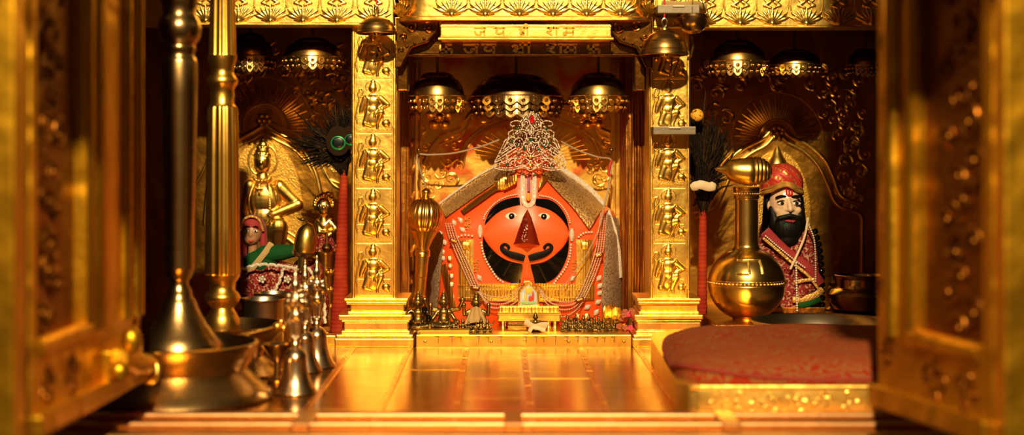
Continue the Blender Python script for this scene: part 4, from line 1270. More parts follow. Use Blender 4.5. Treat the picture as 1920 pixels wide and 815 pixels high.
for x0, x1, y0, y1, mm in ((442, 618, 372, 413, PICGREEN), (490, 575, 215, 300, PICYEL), (485, 515, 290, 390, PICYEL), (528, 570, 312, 395, PICRED), (566, 592, 265, 380, PICRED), (460, 482, 280, 370, WHITE)):
    b = MB(); c = W(*C7((x0 + x1) / 2, (y0 + y1) / 2), yp - .0016); s = yp / FPX / 5.82
    b.ell(c, ((x1 - x0) / 2 * s, .0012, (y1 - y0) / 2 * s), 14, 8); part('painted_patch', b, mm, pn)

# ------------------------------------------------------------------ mace leaning at the left
y0 = 2.90; tp, bt = W(799, 362, y0), W(784, 600, y0 - .02)
ax_ = (tp - bt).normalized(); Mr = ax_.to_track_quat('Z', 'Y').to_matrix().to_4x4()
k = y0 / FPX
mace = thing('mace', 'golden ceremonial mace with a ribbed round head leaning left of the idol', 'mace', bt)
Lm = (tp - bt).length
h0 = Lm - 95 * k
b = MB(); prof = []
for i in range(25):
    t_ = pi * i / 24; prof.append((max(.002, 33.5 * k * sin(t_)), h0 + 52 * k - 36 * k * cos(t_)))
b.lathe(prof[2:-1], bt, 110, Mr, lambda a, i: 1 - .055 * abs(cos(a * 11)) ** 3)
part('ribbed_head', b, BRASS, mace, sharp=60)
b = MB(); b.lathe([(5 * k, h0 + 84 * k), (8 * k, h0 + 88 * k), (6 * k, h0 + 90 * k), (9 * k, h0 + 95 * k), (8.5 * k, h0 + 99 * k), (5 * k, h0 + 103 * k), (1 * k, h0 + 105 * k)], bt, 24, Mr); part('top_knob', b, BRASS, mace)
b = MB(); b.lathe([(11 * k, h0 - 12 * k), (13 * k, h0 - 4 * k), (18 * k, h0 + 8 * k), (24 * k, h0 + 18 * k), (27 * k, h0 + 23 * k)], bt, 60, Mr, lambda a, i: 1 - .05 * abs(cos(a * 13)))
part('neck', b, BRASS, mace)
b = MB(); b.lathe([(14 * k, h0 - 24 * k), (15.5 * k, h0 - 20 * k), (14 * k, h0 - 16 * k), (15 * k, h0 - 12 * k), (12 * k, h0 - 8 * k)], bt, 32, Mr); part('collar', b, BRASS, mace)
b = MB(); b.lathe([(9 * k, 0), (9.5 * k, h0 - 100 * k), (11 * k, h0 - 62 * k), (11.4 * k, h0 - 60 * k), (12.5 * k, h0 - 24 * k)], bt, 40, Mr)
for zz in (h0 - 62 * k, h0 - 40 * k, h0 - 105 * k, h0 - 98 * k): b.lathe([(10.5 * k, zz - 2 * k), (12.6 * k, zz), (10.5 * k, zz + 2 * k)], bt, 32, Mr)
part('shaft', b, BRASS, mace)

# ------------------------------------------------------------------ gold seat before the idol
yt = 2.885; tb = thing('gold_stool', 'low gold stool with a dark studded drawer front below the pendant', 'stool', W(990, 620, yt))
a, c = W(933, 586, yt), W(1052, 602, yt)
b = MB(); b.cbox(a.x, c.x, yt, yt + .05, c.z, a.z, .003); b.tube([(a.x, yt, a.z - .003), (c.x, yt, a.z - .003)], .0025, 8); b.tube([(a.x + .004, yt, c.z + .002), (c.x - .004, yt, c.z + .002)], .0022, 8); part('top', b, GOLD, tb)
a2, c2 = W(936, 574, yt + .025), W(1048, 585, yt + .025)
b = MB(); b.cbox(a2.x, c2.x, yt + .022, yt + .05, c2.z - .002, a2.z, .002)
for i in range(16): b.tube([(a2.x + .005 + i * .0072, yt + .022, c2.z + .001), (a2.x + .005 + i * .0072, yt + .022, a2.z - .001)], .0014, 6)
part('upper_rail', b, GOLDFOIL, tb)
for px in (943, 1029, 1041, 948):
    p = W(px, 602, yt); yy = yt + (.008 if px != 948 else .04)
    b = MB(); b.lathe([(.0055, .0225), (.0055, .026), (.004, .028), (.004, p.z - .004), (.0055, p.z - .001), (.0055, p.z + .002)], (p.x, yy, 0), 20); part('leg', b, GOLD, tb)
b = MB(); a, c = W(952, 604, yt), W(988, 620, yt); b.cbox(a.x, c.x, yt + .012, yt + .03, .0226, a.z, .001)
for i in range(9):
    b.ell((a.x + .003 + i * .004, yt + .012, a.z - .006), .0014, 8, 6); b.tube(spiral((a.x + .003 + i * .004, yt + .012, .029), .0022, 1, i), .0006, 5)
b.tube([(a.x, yt + .012, a.z - .009), (c.x, yt + .012, a.z - .009)], .001, 6)
part('drawer_front', b, BRASSDARK, tb)
# ================================================================== small brass figures on the sill
V = Vector


def seated(kind, h):
    """a many-armed seated brass deity, h tall, base at the origin, facing -y; one fused body"""
    s = h / 80.0
    v = lambda x, y, z: V((x * s, y * s, z * s))
    I = [('e', v(0, 2, 5), (22 * s, 15 * s, 6 * s)), ('e', v(0, 1, 22), (12 * s, 9 * s, 12 * s)), ('e', v(0, 1, 36), (13 * s, 9 * s, 11 * s)), (v(0, 1, 44), 5 * s, v(0, 0, 50), 5 * s),
         ('e', v(0, -1, 56), (9 * s, 9.5 * s, 10.5 * s)), ('e', v(0, -10, 55), (2.2 * s, 2.5 * s, 3.2 * s)), (v(0, 1, 64), 8 * s, v(0, 1, 71), 5 * s), (v(0, 1, 71), 4 * s, v(0, 1, 79), 1.6 * s)]
    for g in (-1, 1):
        I += [(v(g * 7, 0, 14), 8 * s, v(g * 21, -8, 12), 6.5 * s), (v(g * 21, -8, 12), 6 * s, v(g * 2, -15, 10), 4.5 * s),
              ('e', v(g * 9.5, 0, 56), (2.2 * s, 2 * s, 3.5 * s)), ('e', v(g * 4, -9, 58), (2 * s, 1.2 * s, 1.4 * s))]
        if kind == 0:
            I += [(v(g * 13, 0, 41), 5 * s, v(g * 24, -2, 34), 4 * s), (v(g * 24, -2, 34), 4 * s, v(g * 25, -8, 50), 3.4 * s), ('e', v(g * 25, -9, 54), (5 * s, 4 * s, 5 * s)),
                  (v(g * 12, -1, 38), 4.5 * s, v(g * 17, -6, 25), 4 * s), (v(g * 17, -6, 25), 3.6 * s, v(g * 9, -14, 22), 3.2 * s)]
        elif kind == 1:
            I += [(v(g * 13, 0, 42), 5 * s, v(g * 30, -2, 44), 4 * s), (v(g * 30, -2, 44), 3.8 * s, v(g * 36, -4, 58), 3.4 * s), ('e', v(g * 37, -4, 62), (5.5 * s, 4 * s, 6 * s)),
                  (v(g * 12, -1, 38), 4.5 * s, v(g * 22, -5, 24), 4 * s), (v(g * 22, -5, 24), 3.6 * s, v(g * 28, -12, 20), 4.5 * s)]
        else:
            I += [(v(g * 13, 0, 41), 5 * s, v(g * 20, -2, 28), 4.2 * s), (v(g * 20, -2, 28), 4 * s, v(g * 6, -12, 30), 3.4 * s)]
    if kind < 2: I += [('e', v(0, 3, 1.5), (27 * s, 19 * s, 4 * s))]
    return blob(I, h / 62, 2)


SEAT = [seated(0, .074), seated(1, .078), seated(2, .070)]
for kind, px, pyb, y, sc, label in ((0, 784, 621, 2.85, 1.05, 'tarnished brass seated deity beside the left plinth, leftmost of the row'), (1, 832, 621, 2.86, 1.0, 'tarnished brass deity with raised arms, second from the left plinth'),
                                    (0, 893, 622, 2.862, 1.02, 'tarnished brass deity wrapped in ochre cloth left of the gold stool')):
    p = W(px, 0, y); p.z = .0225
    t = thing('brass_figurine', label, 'figurine', p, 'brass deities before the idol')
    part('figure', MB().merge(SEAT[kind], Matrix.Translation(p) @ Matrix.Scale(sc, 4)), BRASSDARK, t)
    if px == 893:
        b = MB(); b.grid(lambda i, j: p + V(((i / 12 - .5) * (.020 + .026 * j / 8), -.0125 - .006 * sin(pi * i / 12) - .004 * j / 8 + .0012 * sin(i * 2.2), .050 - .030 * j / 8 - .012 * abs(i / 12 - .5))), 12, 8)
        b.xf(lambda q_: q_)
        part('shawl', b, OFFCLOTH, t, 'ochre cloth shawl')
    if px == 784:
        for dx, dz in ((-.012, .034), (.013, .044), (.021, .028)):
            b = MB(); b.ell(p + V((dx, -.021, dz)), (.0058, .005, .0075), 12, 8); part('bead', b, BLACKGL, t)
    if px == 832:
        b = MB(); b.tube([p + V((.010, -.017, .003)), p + V((.014, -.014, .040))], .0014, 8); b.ell(p + V((.014, -.014, .042)), (.0024,) * 3, 8, 6); part('staff', b, BRASSDARK, t)
SMALL = bpy.data.objects


def small_fig(px, py_b, y, h, kind, label, group, rz=0.):
    p = W(px, 0, y); p.z = .0225
    key = 'k%d' % kind
    if key not in small_fig.src:
        o = solo('small_figurine', MB().merge(SEAT[kind], Matrix.Translation(p) @ Matrix.Scale(1, 4)), BRASSDARK, label, 'figurine', p, group)
        small_fig.src[key] = o
    else:
        s_ = small_fig.src[key]; o = s_.copy(); COL.objects.link(o); o['label'] = label; o['group'] = group; o.location = p
    sc = h / .074; o.scale = (sc,) * 3; o.rotation_euler = (0, 0, rz)
    return o


small_fig.src = {}
for i, (px, y, h) in enumerate(((855, 2.845, .022), (868, 2.85, .026), (879, 2.838, .024), (902, 2.838, .030), (914, 2.842, .026), (806, 2.838, .030))):
    lab = ['tiny tarnished figurine right of the deity with raised arms', 'tiny tarnished figurine, second right of the deity with raised arms', 'tiny tarnished figurine before the cloth-wrapped deity, at its left knee', 'tiny tarnished figurine before the cloth-wrapped deity, in the middle', 'tiny tarnished figurine before the cloth-wrapped deity, at its right knee', 'tiny tarnished figurine between the two leftmost brass deities'][i]
    small_fig(px, 0, y, h, i % 3, lab, 'tiny figurines at the left of the sill')
q_ = random.Random(5)
for i in range(20):
    px = 1062 + (i % 10) * 10.2 + q_.uniform(-2, 2); y = 2.862 + .03 * (i // 10) + q_.uniform(-.004, .004)
    small_fig(px, 0, y, q_.uniform(.020, .026) + .006 * (i // 10), i % 3, 'small tarnished brass figurine crowded in the rows at the lower right of the idol', 'tiny figurines at the right of the sill', q_.uniform(-.5, .5))
small_fig(1055, 0, 2.86, .018, 2, 'small tarnished lump-like figurine just right of the gold stool', 'tiny figurines at the right of the sill')
p = W(1004, 0, 2.855); p.z = .0225
t = thing('draped_figurine', 'small brass figurine draped with cream cloth in front of the gold stool', 'figurine', p)
b = MB(); b.merge(SEAT[2], Matrix.Translation(p) @ Matrix.Scale(.55, 4)); part('figure', b, BRASSDARK, t)
b = MB()
for g in (-1, 1):
    b.tube(smooth_path([p + V((g * .001, -.012, .012)), p + V((g * .010, -.014, .014)), p + V((g * .019, -.010, .019 if g < 0 else .012))], 5), [.004 + .0006 * k for k in range(11)], 8, flat=(1, .6))
b.tube(smooth_path([p + V((-.012, -.014, .002)), p + V((-.006, -.016, .010)), p + V((.004, -.016, .009)), p + V((.018, -.013, .004))], 5), .0048, 8, flat=(1, .6))
part('drape', b, CREAMCLOTH, t)
b = MB(); a, c = W(788, 617, 2.815), W(880, 625, 2.815); b.cbox(a.x, c.x, 2.803, 2.832, .0226, a.z, .001); b.tube([(a.x, 2.803, a.z - .001), (c.x, 2.803, a.z - .001)], .0011, 6)
solo('metal_slat', b, GOLD, 'flat shiny slat lying on the sill before the left figurines', 'slat', ((a.x + c.x) / 2, 2.815, .0226))
# flowers and foil at the right end
b = MB(); p = W(1150, 600, 2.90)
b.grid(lambda i, j: p + V(((i / 14 - .5) * .045, -.006 * sin(i * 1.3) - .01 * sin(pi * j / 10), -.022 + .052 * (j / 10) * (1 - .9 * (i / 14 - .4) ** 2) + .003 * sin(i * 2.1 + j))), 14, 10)
solo('gold_foil', b, GOLDFOIL, 'crumpled gold foil behind the pink petals by the right plinth', 'foil', (p.x, p.y, .0225))
p0 = W(1178, 600, 2.868); src = None
for i in range(22):
    dx, dz = q_.uniform(-.019, .019), q_.uniform(0, 1)
    hgt = .0225 + dz * .042 * (1 - (dx / .024) ** 2); p = V((p0.x + dx, 2.868 + q_.uniform(-.012, .012), hgt))
    pink = i % 3 == 0
    b = MB()
    for k in range(5):
        a = 2 * pi * k / 5 + i; b.ell(p + V((.003 * cos(a), -.002, .003 * sin(a))), (.0034, .0014, .0034), 8, 6, Matrix.Rotation(q_.uniform(-1, 1), 3, 'X'))
    b.ell(p + V((0, -.003, 0)), .0018, 8, 6)
    solo('flower', b, PINK if pink else ROSEDK, 'fresh pink flower in the heap by the right plinth' if pink else 'dried reddish flower in the heap by the right plinth', 'flower', p, 'fresh flowers of the heap' if pink else 'dried flowers of the heap')

# ================================================================== left niche
def feather_fan(px_top, py_top, px_b, py_b, y, r0, r1, label, seed, rows, eye_list, wrap=True, dens=260, spread=1.0):
    top, bt = W(px_top, py_top, y), W(px_b, py_b, y)
    t = thing('peacock_feather_fan', label, 'fan', bt, 'peacock feather fans')
    b = MB(); n = 60; k = y / FPX
    b.tube([bt.lerp(top, i / n) for i in range(n + 1)], [(r0 + (r1 - r0) * i / n) * k * (1 + .025 * sin(i * 2.3) + .02 * sin(i * .9)) for i in range(n + 1)], 18)
    part('wrapped_handle', b, REDCLOTH, t, 'handle wrapped in red cloth')
    qq = random.Random(seed); b = MB(); b2 = MB()
    d = (top - bt).normalized()
    for i in range(dens):
        cxp, cyp, lx, ly = qq.choice(rows)
        e = W(cxp + qq.gauss(0, lx), cyp + qq.gauss(0, ly), y + qq.uniform(-.03, .03))
        s0 = top + V((qq.uniform(-.006, .006), qq.uniform(-.006, .006), qq.uniform(-.012, .0)))
        mid = s0.lerp(e, .5) + d * .02 * spread + V((qq.uniform(-.006, .006), 0, 0))
        pts = smooth_path([s0, mid, e], 4); w = qq.uniform(.0007, .0017)
        (b if i % 5 else b2).tube(pts, [w, w * 1.2, w * 1.5, w * 1.6, w * 1.5, w * 1.4, w * 1.1, w * .8, w * .3], 4)
        for j in range(4):                            # loose barbs near the tip
            s = pts[5 + j % 4]; a = qq.uniform(0, 2 * pi)
            (b if i % 5 else b2).tube([s, s + (e - s0).normalized() * .008 + V((cos(a), .2 * sin(a), sin(a))) * .007], [.0005, .0002], 3)
    part('feather_barbs', b, FEATHER, t, 'dark loose feather barbs', kind='stuff', sharp=0)
    part('bronze_barbs', b2, FEATHERPALE, t, 'bronze feather barbs', kind='stuff', sharp=0)
    for ex, ey, s in eye_list:
        c = W(ex, ey, y - .036); kk = y / FPX * s
        fan = MB(); fan.ell(c + V((0, .002, .004)), (23 * kk, .0016, 28 * kk), 24, 12); pe = part('feather_eye', fan, EYEBRONZE, t, 'round peacock feather eye, green and black')
        e2 = MB(); e2.ell(c + V((0, .0006, 0)), (14 * kk, .002, 13.5 * kk), 22, 12); part('green_ring', e2, EYEGREEN, pe)
        e3 = MB(); e3.ell(c + V((0, -.0006, .001)), (11.5 * kk, .002, 10.5 * kk), 20, 12); part('dark_centre', e3, EYEBLUE, pe)
    return t


feather_fan(645, 318, 636, 622, 2.93, 17, 6.5, 'peacock feather fan with a red-wrapped handle leaning left of the left pillar', 3,
            [(600, 255, 26, 22), (575, 268, 14, 10), (630, 235, 22, 16), (650, 225, 14, 14), (620, 290, 20, 12), (590, 300, 16, 8)], [(634, 268, 1.0), (657, 262, .8)], dens=430)
fr = feather_fan(1318, 392, 1316, 608, 2.93, 10, 7, 'peacock feather fan with a red-wrapped handle leaning behind the right pillar', 8,
                 [(1322, 250, 20, 30), (1310, 300, 14, 30), (1345, 270, 16, 20), (1338, 320, 14, 20), (1300, 230, 10, 20)], [], dens=430)
b = MB(); b.tube(smooth_path([W(1296, 352, 2.885), W(1312, 346, 2.88), (W(1330, 350, 2.885)), W(1342, 346, 2.89)], 5), [.006, .008, .009, .009, .008] + [.009] * 9 + [.006, .003], 10, flat=(1, .6), up=(0, 1, 0))
part('white_tie', b, CREAMCLOTH, fr, 'pale cloth tie')
b = MB(); p = W(1307, 216, 2.87)
for k in range(46):
    a, z_ = q_.uniform(0, 2 * pi), q_.uniform(-1, 1); rr = sqrt(max(0, 1 - z_ * z_)); d = V((rr * cos(a), rr * sin(a), z_))
    b.ell(p + d * .0105, (.0045, .0045, .002), 8, 6, d.to_track_quat('Z', 'Y').to_matrix())
solo('marigold', b, MARIGOLD, 'yellow marigold stuck on the fan right of the right pillar', 'flower', p)

# kneeling doll statue
yd = 2.93; kd = yd / FPX
D = lambda px, py, dy=0.: W(px, py, yd) + V((0, dy, 0))
rd = lambda v: v * kd
dp = D(520, 600); dp.z = 0
doll = thing('doll_statue', 'painted doll statue in green sleeve and red brocade, half hidden by the fluted lamp stand', 'statue', dp)
b = blob([('e', D(472, 436), (rd(19), rd(19), rd(23))), ('e', D(472, 447, -rd(6)), (rd(14), rd(14), rd(12))), ('e', D(473, 440, -rd(19)), (rd(2.6), rd(3), rd(4))), (D(474, 455), rd(8), D(474, 475), rd(9))], .0014, 3)
part('head', b, SKINDOLL, doll)
b = blob([(D(552, 468, -.02), rd(9), D(566, 472, -.03), rd(9)), (D(566, 472, -.03), rd(8), D(578, 478, -.036), rd(6.5)), (D(572, 466, -.036), rd(3.6), D(590, 470, -.042), rd(3)), (D(574, 473, -.038), rd(3.6), D(592, 477, -.044), rd(3)),
          (D(573, 480, -.038), rd(3.4), D(588, 484, -.043), rd(2.8)), (D(564, 465, -.034), rd(3.4), D(574, 458, -.046), rd(2.8)), (D(572, 486, -.036), rd(3), D(582, 490, -.040), rd(2.6))], .0014, 3)
part('hand', b, SKINDOLL, doll)
for ex in (466, 482):
    b = MB(); b.ell(D(ex, 432, -rd(17.5)), (rd(4), rd(2), rd(2.4)), 12, 8); e_ = part('eye', b, WHITE, doll)
    b = MB(); b.ell(D(ex, 432, -rd(18.8)), (rd(1.8), rd(1.2), rd(1.8)), 10, 8); part('pupil', b, BLACK, e_)
    b = MB(); b.tube([D(ex - 5, 425, -rd(16)), D(ex, 423, -rd(18)), D(ex + 5, 425, -rd(16.5))], rd(1.1), 6); part('eyebrow', b, HAIR, doll)
b = MB(); b.tube([D(467, 450, -rd(17)), D(473, 451.5, -rd(18.4)), D(479, 450, -rd(17))], [rd(1), rd(2.2), rd(1)], 8); part('lips', b, LIPS, doll)
b = blob([('e', D(472, 424, rd(5)), (rd(24), rd(22), rd(22))), (D(452, 430, rd(6)), rd(9), D(452, 478, rd(6)), rd(10)), (D(490, 428, rd(10)), rd(8), D(494, 470, rd(8)), rd(8))], .0018, 3)
part('headscarf', b, BROCADE, doll, 'red brocade headscarf')
b = MB(); b.tube(smooth_path([D(452, 432, -rd(8)), D(458, 412, -rd(13)), D(474, 405, -rd(15)), D(488, 412, -rd(12)), D(494, 432, -rd(4))], 6), rd(2.4), 8); part('scarf_trim', b, GOLDTRIM, doll)
b = blob([('e', D(490, 492), (rd(34), rd(24), rd(26))), (D(498, 476, -.006), rd(17), D(532, 472, -.014), rd(15)), (D(532, 472, -.014), rd(15), D(553, 469, -.02), rd(11.5))], .0018, 3)
part('green_blouse', b, GREENCLOTH, doll, 'green velvet blouse')
b = MB(); b.tube(smooth_path([D(511, 455, -.014), D(502, 470, -.025), D(488, 488, -.027), D(470, 508, -.024)], 6), rd(6), 8, flat=(1, .4), up=(0, 1, 0)); part('sash', b, OFFCLOTH, doll, 'ochre sash')
sk = blob([('e', D(520, 545), (rd(72), rd(40), rd(56))), ('e', D(578, 510, -.012), (rd(32), rd(26), rd(30))), ('e', D(480, 540), (rd(36), rd(34), rd(50))), ('e', D(590, 570, -.004), (rd(28), rd(30), rd(52))), ('e', D(520, 600), (rd(80), rd(38), rd(40)))], .0026, 6)
sk.xf(lambda p: (p.x, p.y + .003 * sin(p.x * 190 + p.z * 60), max(p.z, .002)))
sk_o = part('skirt', sk, BROCFIG, doll, 'red brocade skirt with silver figures', sharp=0)
for P_ in ([(462, 500), (500, 492), (540, 496), (566, 500)], [(540, 494), (528, 530), (505, 565), (480, 600)], [(574, 492), (600, 520), (612, 560), (614, 600)], [(556, 530), (580, 552), (600, 585)]):
    b = MB()
    for (xa_, ya_), (xb_, yb_) in zip(P_, P_[1:]):
        pass
    pts = smooth_path([D(x, y, -.052 if x < 570 else -.044) for x, y in P_], 8)
    b.tube([p + V((.0016 * sin(i * 2.2), 0, .0016 * cos(i * 2.2))) for i, p in enumerate(pts)], rd(3), 8, flat=(1, .6), up=(0, 1, 0)); part('silver_trim', b, GLITTER, doll)
for x, y in ((545, 520), (568, 500), (575, 560), (515, 545), (590, 595), (498, 520)):
    b = MB(); c = D(x, y, -.046); rosette(b, c, rd(7), 5); part('sequin_flower', b, GLITTER if x != 575 else GREENCLOTH, doll)
b = MB(); b.cbox(D(455, 0).x, D(622, 0).x, 2.885, 2.985, 0, .018, .003); part('base', b, GOLDDARK, doll)
# dome-headed mace held by the doll
c = D(577, 470, -.058); Mt = Matrix.Rotation(.16, 4, 'Y')
t = thing('dome_finial', 'smooth golden dome-shaped object leaning against the doll statue\'s hand', 'ornament', c)
b = MB(); s = rd(1); b.lathe([(19 * s, 0), (20.5 * s, 4 * s), (21 * s, 14 * s), (20 * s, 28 * s), (17 * s, 40 * s), (12 * s, 49 * s), (6 * s, 54 * s), (1 * s, 55.5 * s)], c, 40, Mt); part('dome', b, GOLDREL, t)
b = MB(); b.lathe([(8 * s, -26 * s), (9 * s, -8 * s), (16 * s, -3 * s), (20 * s, 0), (20 * s, 2 * s)], c, 32, Mt); part('collar', b, BRASSDARK, t)
b = MB(); p = W(567, 411, 2.90); b.ell(p, (.007, .004, .0035), 12, 8); b.tube([p + V((.005, 0, -.001)), c + Mt @ V((0, .002, 55 * s))], .0012, 6); b.tube([p + V((-.006, 0, .0)), p + V((-.010, 0, .004))], [.0025, .0008], 6); part('tip_ornament', b, BRASSDARK, t)
# golden child figure on a draped stand
yg = 3.06; kg = yg / FPX; E = lambda px, py, dy=0.: W(px, py, yg) + V((0, dy, 0)); rg = lambda v: v * kg
gp = E(610, 470); st_z = gp.z
gc = thing('gold_child_figure', 'small gold child figure with curled hair and a red skirt beside the feather fan', 'statue', gp)
b = blob([('e', E(607, 386), (rd(16), rd(15), rd(18))), ('e', E(608, 395, -rg(5)), (rg(11), rg(11), rg(10))), ('e', E(609, 389, -rg(15)), (rg(2.4), rg(3), rg(4.5))), ('e', E(592, 390), (rg(4), rg(4), rg(6))), (E(607, 398), rg(6), E(607, 412), rg(8)),
          ('e', E(608, 424), (rg(16), rg(11), rg(16))), ('e', E(608, 444), (rg(14), rg(11), rg(12))), (E(597, 415), rg(6), E(600, 434, -rg(8)), rg(5)), (E(600, 434, -rg(8)), rg(4.5), E(622, 437, -rg(13)), rg(4)), (E(619, 415), rg(6), E(630, 428, -rg(3)), rg(5)), (E(630, 428, -rg(3)), rg(4.5), E(618, 440, -rg(14)), rg(4)),
          (E(602, 452), rg(8), E(602, 476), rg(6)), (E(615, 452), rg(8), E(616, 476), rg(6)), ('e', E(603, 478, -rg(4)), (rg(6), rg(9), rg(3))), ('e', E(617, 478, -rg(4)), (rg(6), rg(9), rg(3)))], .0013, 2)
part('figure', b, GOLDREL, gc)
b = MB()
for k in range(13):
    a = pi * (k - .5) / 11; b.ell(E(607 + 17 * cos(a), 382 - 16 * sin(a), rg(1)), rg(4.6), 10, 8)
b.ell(E(607, 364), (rg(6), rg(6), rg(5)), 12, 8); b.ell(E(616, 362, 0), (rg(7), rg(4), rg(4)), 12, 8); part('curled_hair', b, GOLDREL, gc)
for ex in (601, 614):
    b = MB(); b.ell(E(ex, 385, -rg(13.6)), (rg(3.4), rg(1.6), rg(2.2)), 12, 8); e_ = part('eye', b, WHITE, gc)
    b = MB(); b.ell(E(ex, 385, -rg(15)), (rg(1.7), rg(.9), rg(1.7)), 10, 8); part('pupil', b, BLACK, e_)
b = MB(); b.ell(E(609, 376, -rg(14)), (rg(1.5), rg(1), rg(3)), 8, 6); part('forehead_dot', b, REDGEM, gc)
b = MB(); b.lathe([(rg(20), 0), (rg(19), rg(10)), (rg(15), rg(24)), (rg(14), rg(28))], E(609, 470), 40, None, lambda a, i: 1 + .06 * cos(a * 12)); part('skirt', b, BROCFIG, gc, 'red skirt')
b = MB(); o = E(615, 468, -.022); b.lathe([(rg(2), -rg(6)), (rg(8), -rg(2)), (rg(11), rg(5)), (rg(8), rg(11)), (rg(3), rg(14)), (rg(2.5), rg(34))], o, 40, None, lambda a, i: 1 - .06 * abs(cos(a * 8))); part('hand_mace', b, BRASS, gc)
b = MB(); b.tube(smooth_path([E(596, 412, -rg(9)), E(607, 422, -rg(13)), E(619, 412, -rg(9))], 6), rg(1.6), 8); part('necklace', b, BRASS, gc)
b = MB(); b.lathe([(rg(23), 0), (rg(23), .01), (rg(19), .02), (rg(19), st_z - .012), (rg(23), st_z - .006), (rg(23), st_z)], (gp.x, gp.y, 0), 40)
for k in range(6):
    for z in (.05, .085, .12):
        a = pi + pi * (k + .5) / 6; vine_c = (gp.x + rg(19) * cos(a), gp.y + rg(19) * sin(a), z); b.ell(vine_c, (rg(4), rg(4), rg(7)), 8, 6)
solo('gold_pedestal', b, GOLDREL, 'round embossed gold pedestal under the small gold child figure', 'pedestal', (gp.x, gp.y, 0))

# ================================================================== left foreground: lamp stands, pot, bells
def lamp_stand(cx, cy, base_prof, pole_prof, label, m_base, m_pole, flute=None):
    t = thing('brass_lamp_stand', label, 'lamp stand', (cx, cy, 0))
    b = MB(); b.lathe(base_prof, (cx, cy, 0), 64); part('tray_base', b, m_base, t)
    for nm, pr, md in pole_prof:
        b = MB(); b.lathe(pr, (cx, cy, 0), 96 if md else 48, None, md); part(nm, b, m_pole, t, sharp=50)
    return t


yb = 2.20; cx = (336 - VX) * yb / FPX
zz = lambda py, y: EYE - (py - VY) * y / FPX
base = [(.134, 0.0005), (.137, .004), (.134, .009), (.126, .016), (.112, .030), (.099, .043), (.101, .046), (.108, .060), (.115, .078), (.1155, .082), (.112, .083), (.104, .066), (.098, .056), (.04, .054)]
k = yb / FPX
pole1 = [('flared_foot', [(82 * k, .0545), (80 * k, zz(645, yb)), (66 * k, zz(628, yb)), (50 * k, zz(606, yb)), (36 * k, zz(580, yb)), (31 * k, zz(566, yb)), (29 * k, zz(562, yb)), (24 * k, zz(556, yb)), (23 * k, zz(545, yb))], None),
         ('lower_ring', [(23 * k, zz(545, yb)), (17 * k, zz(534, yb)), (17 * k, zz(524, yb)), (22 * k, zz(518, yb)), (26 * k, zz(508, yb)), (28 * k, zz(503, yb))], None),
         ('shaft', [(28 * k, zz(503, yb)), (28 * k, zz(420, yb)), (31 * k, zz(300, yb)), (33 * k, zz(180, yb)), (34 * k, zz(118, yb)), (32 * k, zz(112, yb))], None),
         ('upper_knops', [(32 * k, zz(112, yb)), (28 * k, zz(106, yb)), (29 * k, zz(96, yb)), (31 * k, zz(92, yb)), (29 * k, zz(86, yb)), (38 * k, zz(72, yb)), (41 * k, zz(54, yb)), (38 * k, zz(40, yb)), (34 * k, zz(34, yb)), (30 * k, zz(24, yb)), (33 * k, zz(8, yb)), (38 * k, zz(-6, yb)), (30 * k, zz(-20, yb)), (28 * k, zz(-60, yb)), (20 * k, zz(-70, yb)), (30 * k, zz(-100, yb)), (4 * k, zz(-130, yb))], None)]
lamp_stand(cx, yb, base, pole1, 'big dark brass lamp stand on a wide waisted tray base, nearest the left door', BRASSOLD, BRASSOLD)
yf = 2.45; k = yf / FPX; cxf = (417 - VX) * yf / FPX
base2 = [(.095, .0005), (.097, .004), (.085, .014), (.066, .03), (.068, .036), (.090, .060), (.104, .078), (.105, .082), (.102, .082), (.09, .066), (.07, .050), (.03, .048)]
fl = lambda a, i: 1 - .10 * abs(sin(a * 6)) ** 1.5
pole2 = [('foot', [(34 * k, .0485), (33 * k, zz(610, yf)), (32 * k, zz(598, yf)), (27 * k, zz(588, yf)), (22 * k, zz(580, yf)), (21 * k, zz(576, yf)), (30 * k, zz(566, yf)), (34 * k, zz(558, yf)), (31 * k, zz(550, yf)), (24 * k, zz(544, yf)), (24 * k, zz(530, yf)), (31 * k, zz(520, yf)), (33 * k, zz(514, yf))], None),
         ('fluted_shaft', [(32 * k, zz(514, yf)), (33.5 * k, zz(510, yf)), (32 * k, zz(420, yf)), (31 * k, zz(300, yf)), (29 * k, zz(206, yf)), (27 * k, zz(200, yf))], fl),
         ('knops', [(27 * k, zz(200, yf)), (22 * k, zz(194, yf)), (23 * k, zz(176, yf)), (22 * k, zz(168, yf)), (28 * k, zz(158, yf)), (30 * k, zz(152, yf)), (26 * k, zz(144, yf)), (21 * k, zz(136, yf)), (22 * k, zz(128, yf)), (27 * k, zz(112, yf)), (27 * k, zz(104, yf))], None),
         ('upper_fluted_shaft', [(27 * k, zz(104, yf)), (26 * k, zz(100, yf)), (24 * k, zz(0, yf)), (22 * k, zz(-110, yf)), (10 * k, zz(-118, yf))], fl)]
lamp_stand(cxf, yf, base2, pole2, 'gold fluted lamp stand behind the big dark brass one', BRASSOLD, mat('gold_fluted', (.95, .55, .10), 1, .3, [('noise', 60, .15, .002)]), 1)
